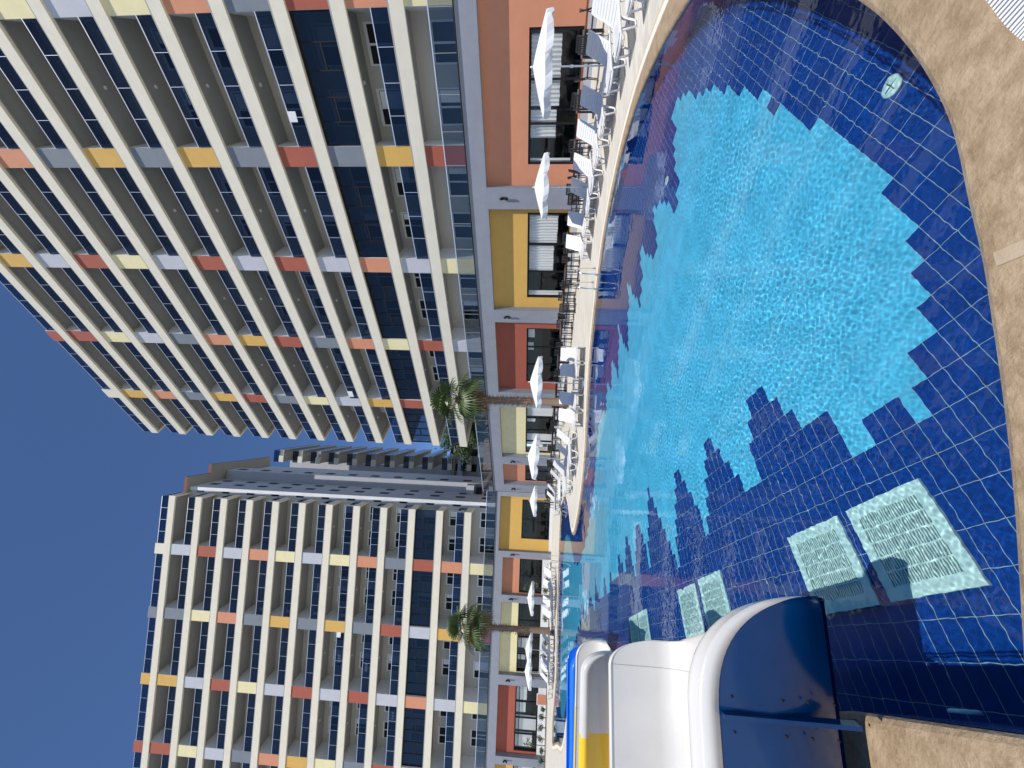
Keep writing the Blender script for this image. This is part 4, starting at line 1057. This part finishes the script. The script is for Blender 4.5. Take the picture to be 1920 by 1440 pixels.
for i, (u, lab) in enumerate(where): shrub(L2(u, 3.3), R.uniform(.55, .95), R.uniform(.6, .9), lab, 40 + i, 'shrubs in the planting bed')
small_tree('young_tree', L2(6.1, 3.3), 2.3, .45, 'young olive tree with thin trunk in front of the orange bay windows', 5, 260, .13, LEAF, 8, None, .03)
small_tree('young_tree', L2(14.6, 3.3), 2.2, .4, 'young tree with thin dark trunk before the cream bay beside the seventh parasol', 6, 200, .13, LEAF, 8, None, .03)
small_tree('young_tree', L2(20.6, 3.3), 2.0, .35, 'young tree with thin dark trunk in front of the far red bay', 9, 160, .12, LEAF, 7, None, .03)
bd = MB(); bd.box(16.6, 17.5, 2.45, 2.5, .15, .95, PAL['O']); bd.box(16.5, 17.6, 2.43, 2.449, .08, 1.02, WHITEP)
o = bd.build('salmon_board'); o.location = P2; o.rotation_euler = (0, 0, RZ2); tag(o, 'salmon coloured board leaning on the white base below the far red bay', 'board')

# ------------------------------------------------------------------ what shows through the gap between the towers
def gp_(x, y, z=0): return (x, y, z)
gb = thing('small_house', 'small pale house with grey balcony bands behind the gap', 'house', (-15.2, 66, 0), .25)
m = MB(); m.box(-4, 4, -4, 4, 0, 15, WALLW); m.build('wall', gb)
for z in (4, 7.2, 10.4, 13.6):
    m = MB(); m.box(-4.3, 4.8, -5.2, -3.95, z, z + .9, GREYL); m.build('balcony', gb)
    for x in (-2.5, 0, 2.5):
        m = MB(); m.box(x - .6, x + .6, -4.05, -3.98, z + 1.2, z + 2.6, BLACKF); m.build('window', gb)
m = MB(); m.box(-4.4, 5, -5.3, 4.2, 15, 15.35, SOFFIT); m.build('roof', gb)
sw = MB(); sw.box(-6, 6, -.4, .4, 6, 9.6, STONE); o = sw.build('stone_wall'); o.location = (-10.5, 56, 0); o.rotation_euler = (0, 0, .1); tag(o, 'rough beige stone wall behind the terrace in the gap', 'stone wall')
tb = MB(); tb.box(-9, 9, -12, .0, 5.2, 6.0, STONE); o = tb.build('garden_terrace'); o.location = (-10, 56, 0); tag(o, 'raised stone garden terrace in the gap behind the podium', 'terrace')
for i, (x, y, h, c_, lab) in enumerate([(-8.6, 66, 18.5, 3.3, 'dark bushy tree rising behind the lowest balconies at the gap'), (-6.2, 62, 14.5, 3.0, 'dark green tree just behind the end of the right tower'), (-11.0, 72, 13.5, 3.0, 'olive green tree behind the small pale house')]):
    small_tree('tree', (x, y, 0), h, c_, lab, 70 + i, 9000, .38, LEAF2, 46, 'trees behind the gap', .25)
for i, (x, y, z, h, lab) in enumerate([(-9.6, 53.0, 6.0, 2.2, 'leafy potted plant on the garden terrace nearest the stair block'), (-8.4, 52.5, 6.0, 1.8, 'leafy bush on the garden terrace in the middle of the gap'), (-7.2, 53.5, 6.0, 2.6, 'tall leafy bush on the garden terrace by the right tower')]):
    shrub((x, y, z), h, 1.8, lab, 90 + i, 'plants on the garden terrace', LEAF2)

# ------------------------------------------------------------------ things standing on the balconies
def ac(u, k, P, M_, slabs, rzz, label, n=-1.0):
    T = thing('air_conditioner', label, 'air conditioner', M_ @ Vector((u, n, slabs[k - 1] + FH + .30)), rzz, 'outdoor air conditioner units on the balconies')
    m = MB(); m.box(-.18, .18, -.42, .42, 0, .62, LEDGE); m.build('case', T)
    m = MB(); m.tube([(-.18, 0, .31), (-.20, 0, .31)], .25, BLACKF, 20); m.build('fan_grille', T)
    for y in (-.3, .3):
        m = MB(); m.box(-.2, .2, y - .03, y + .03, -.28, 0, BLACKF); m.build('bracket', T)
ordn = {3: 'fourth', 4: 'fifth', 5: 'sixth', 6: 'seventh', 7: 'eighth', 8: 'ninth'}
for k in (3, 4, 5, 6):
    ac(UC1[3] - .35, k, P1, M1, SLABS1, RZ1, 'boxy air conditioner beside the third coloured fin on the %s level of the right tower' % ordn[k])
    ac(UC2[1] - .35, k, P2, M2, SLABS2, RZ2, 'boxy air conditioner beside the second coloured fin on the %s level of the left tower' % ordn[k])
for k in (7, 8): ac(UC2[1] - .35, k, P2, M2, SLABS2, RZ2, 'boxy air conditioner beside the second coloured fin on the %s level of the left tower' % ordn[k])
def rack(u, n, k, M_, slabs, rzz, label):
    T = thing('drying_rack', label, 'drying rack', M_ @ Vector((u, n, slabs[k - 1] + FH + .005)), rzz, 'drying racks on the balconies')
    m = MB()
    for y in (-.25, .25): m.tube([(-.5, y, 0), (.5, -y, .95)], .014, PLAST, 6); m.tube([(.5, y, 0), (-.5, -y, .95)], .014, PLAST, 6)
    for y in (-.25, -.1, .05, .25): m.tube([(-.5, y, .95), (.5, y, .95)], .008, PLAST, 5)
    m.build('rack_frame', T)
    m = MB()
    for i in range(3):
        x = -.4 + i * .3; m.mesh([(x, -.26, .55), (x + .22, -.26, .52), (x + .22, -.1, .965), (x, -.1, .965), (x, .0, .6), (x + .22, .0, .62)], [(0, 1, 2, 3), (3, 2, 5, 4)], FABRIC)
    m.build('laundry', T)
rack(-9.5, -.6, 5, M1, SLABS1, RZ1, 'folding rack with white laundry on the sixth level of the right tower')
rack(-29, -.6, 5, M1, SLABS1, RZ1, 'folding rack with white laundry high on the right tower near the frame edge')
rack(16.8, -.6, 5, M2, SLABS2, RZ2, 'folding rack with white laundry on the sixth level of the left tower')
rack(17.5, -.6, 4, M2, SLABS2, RZ2, 'folding rack with white laundry on the fifth level of the left tower')
def towel(u, k, M_, slabs, rzz, label, w=.7, m_=None):
    z = slabs[k - 1] + FH + LH - .02 + GH + .05
    m = MB(); m.mesh([(-w / 2, .035, -.5), (w / 2, .035, -.47), (w / 2, .03, .0), (w / 2, -.06, .012), (w / 2, -.07, -.3), (-w / 2, .03, 0), (-w / 2, -.06, .012), (-w / 2, -.07, -.32)], [(0, 1, 2, 5), (5, 2, 3, 6), (6, 3, 4, 7)], m_ or FABRIC)
    o = m.build('towel'); o.location = M_ @ Vector((u, -.105, z)); o.rotation_euler = (0, 0, rzz); tag(o, label, 'towel', 'towels hung over the glass railings')
towel(-28.0, 3, M1, SLABS1, RZ1, 'white towel hung over the glass railing just above the dark glazed level', .5)
towel(-6.8, 4, M1, SLABS1, RZ1, 'white towel near the last bay of the right tower, fifth level')
towel(13.9, 5, M2, SLABS2, RZ2, 'white towel on the left tower railing beside a mustard fin')

rack(-15.4, -.7, 6, M1, SLABS1, RZ1, 'folding rack with white laundry on the seventh level of the right tower')
rack(-8.6, -.7, 7, M1, SLABS1, RZ1, 'folding rack with white laundry on the eighth level of the right tower')
rack(9.4, -.7, 6, M2, SLABS2, RZ2, 'folding rack with white laundry on the seventh level of the left tower')
rack(22.3, -.7, 3, M2, SLABS2, RZ2, 'folding rack with white laundry on the fourth level of the left tower')
def bchair(u, k, M_, slabs, rzz, z0, label):
    zf = slabs[k - 1] + FH + .005 if k else z0 + .005
    dup(CH, M_ @ Vector((u, -1.35, zf)), rzz + R.uniform(-.6, .6), label, 'dark chairs left on the balconies')
for u, k, lab in ((-24.9, 1, 'dark armchair on the lowest balcony above the mustard bay'), (-23.6, 4, 'dark armchair on a fifth level balcony of the right tower'), (-11.2, 3, 'dark armchair on a fourth level balcony near the red panels'), (-16.9, 5, 'dark armchair on a sixth level balcony of the right tower')):
    bchair(u, k, M1, SLABS1, RZ1, 6.2, lab)
for u, k, lab in ((9.0, 3, 'dark armchair on a fourth level balcony of the left tower'), (17.0, 1, 'dark armchair on the lowest upper balcony of the left tower'), (2.5, 4, 'dark armchair on the end balcony of the left tower, fifth level')):
    bchair(u, k, M2, SLABS2, RZ2, 5.93, lab)
small_tree('tree', (-7.3, 50.5, 5.9), 7.6, 2.2, 'dense dark tree on the raised garden terrace behind the central palm', 81, 6000, .32, LEAF2, 36, 'trees behind the gap', .16)
small_tree('tree', (-5.5, 48.0, 5.9), 6.0, 1.8, 'smaller dark tree on the garden terrace tucked behind the end of the right tower', 82, 4500, .30, LEAF2, 30, 'trees behind the gap', .14)
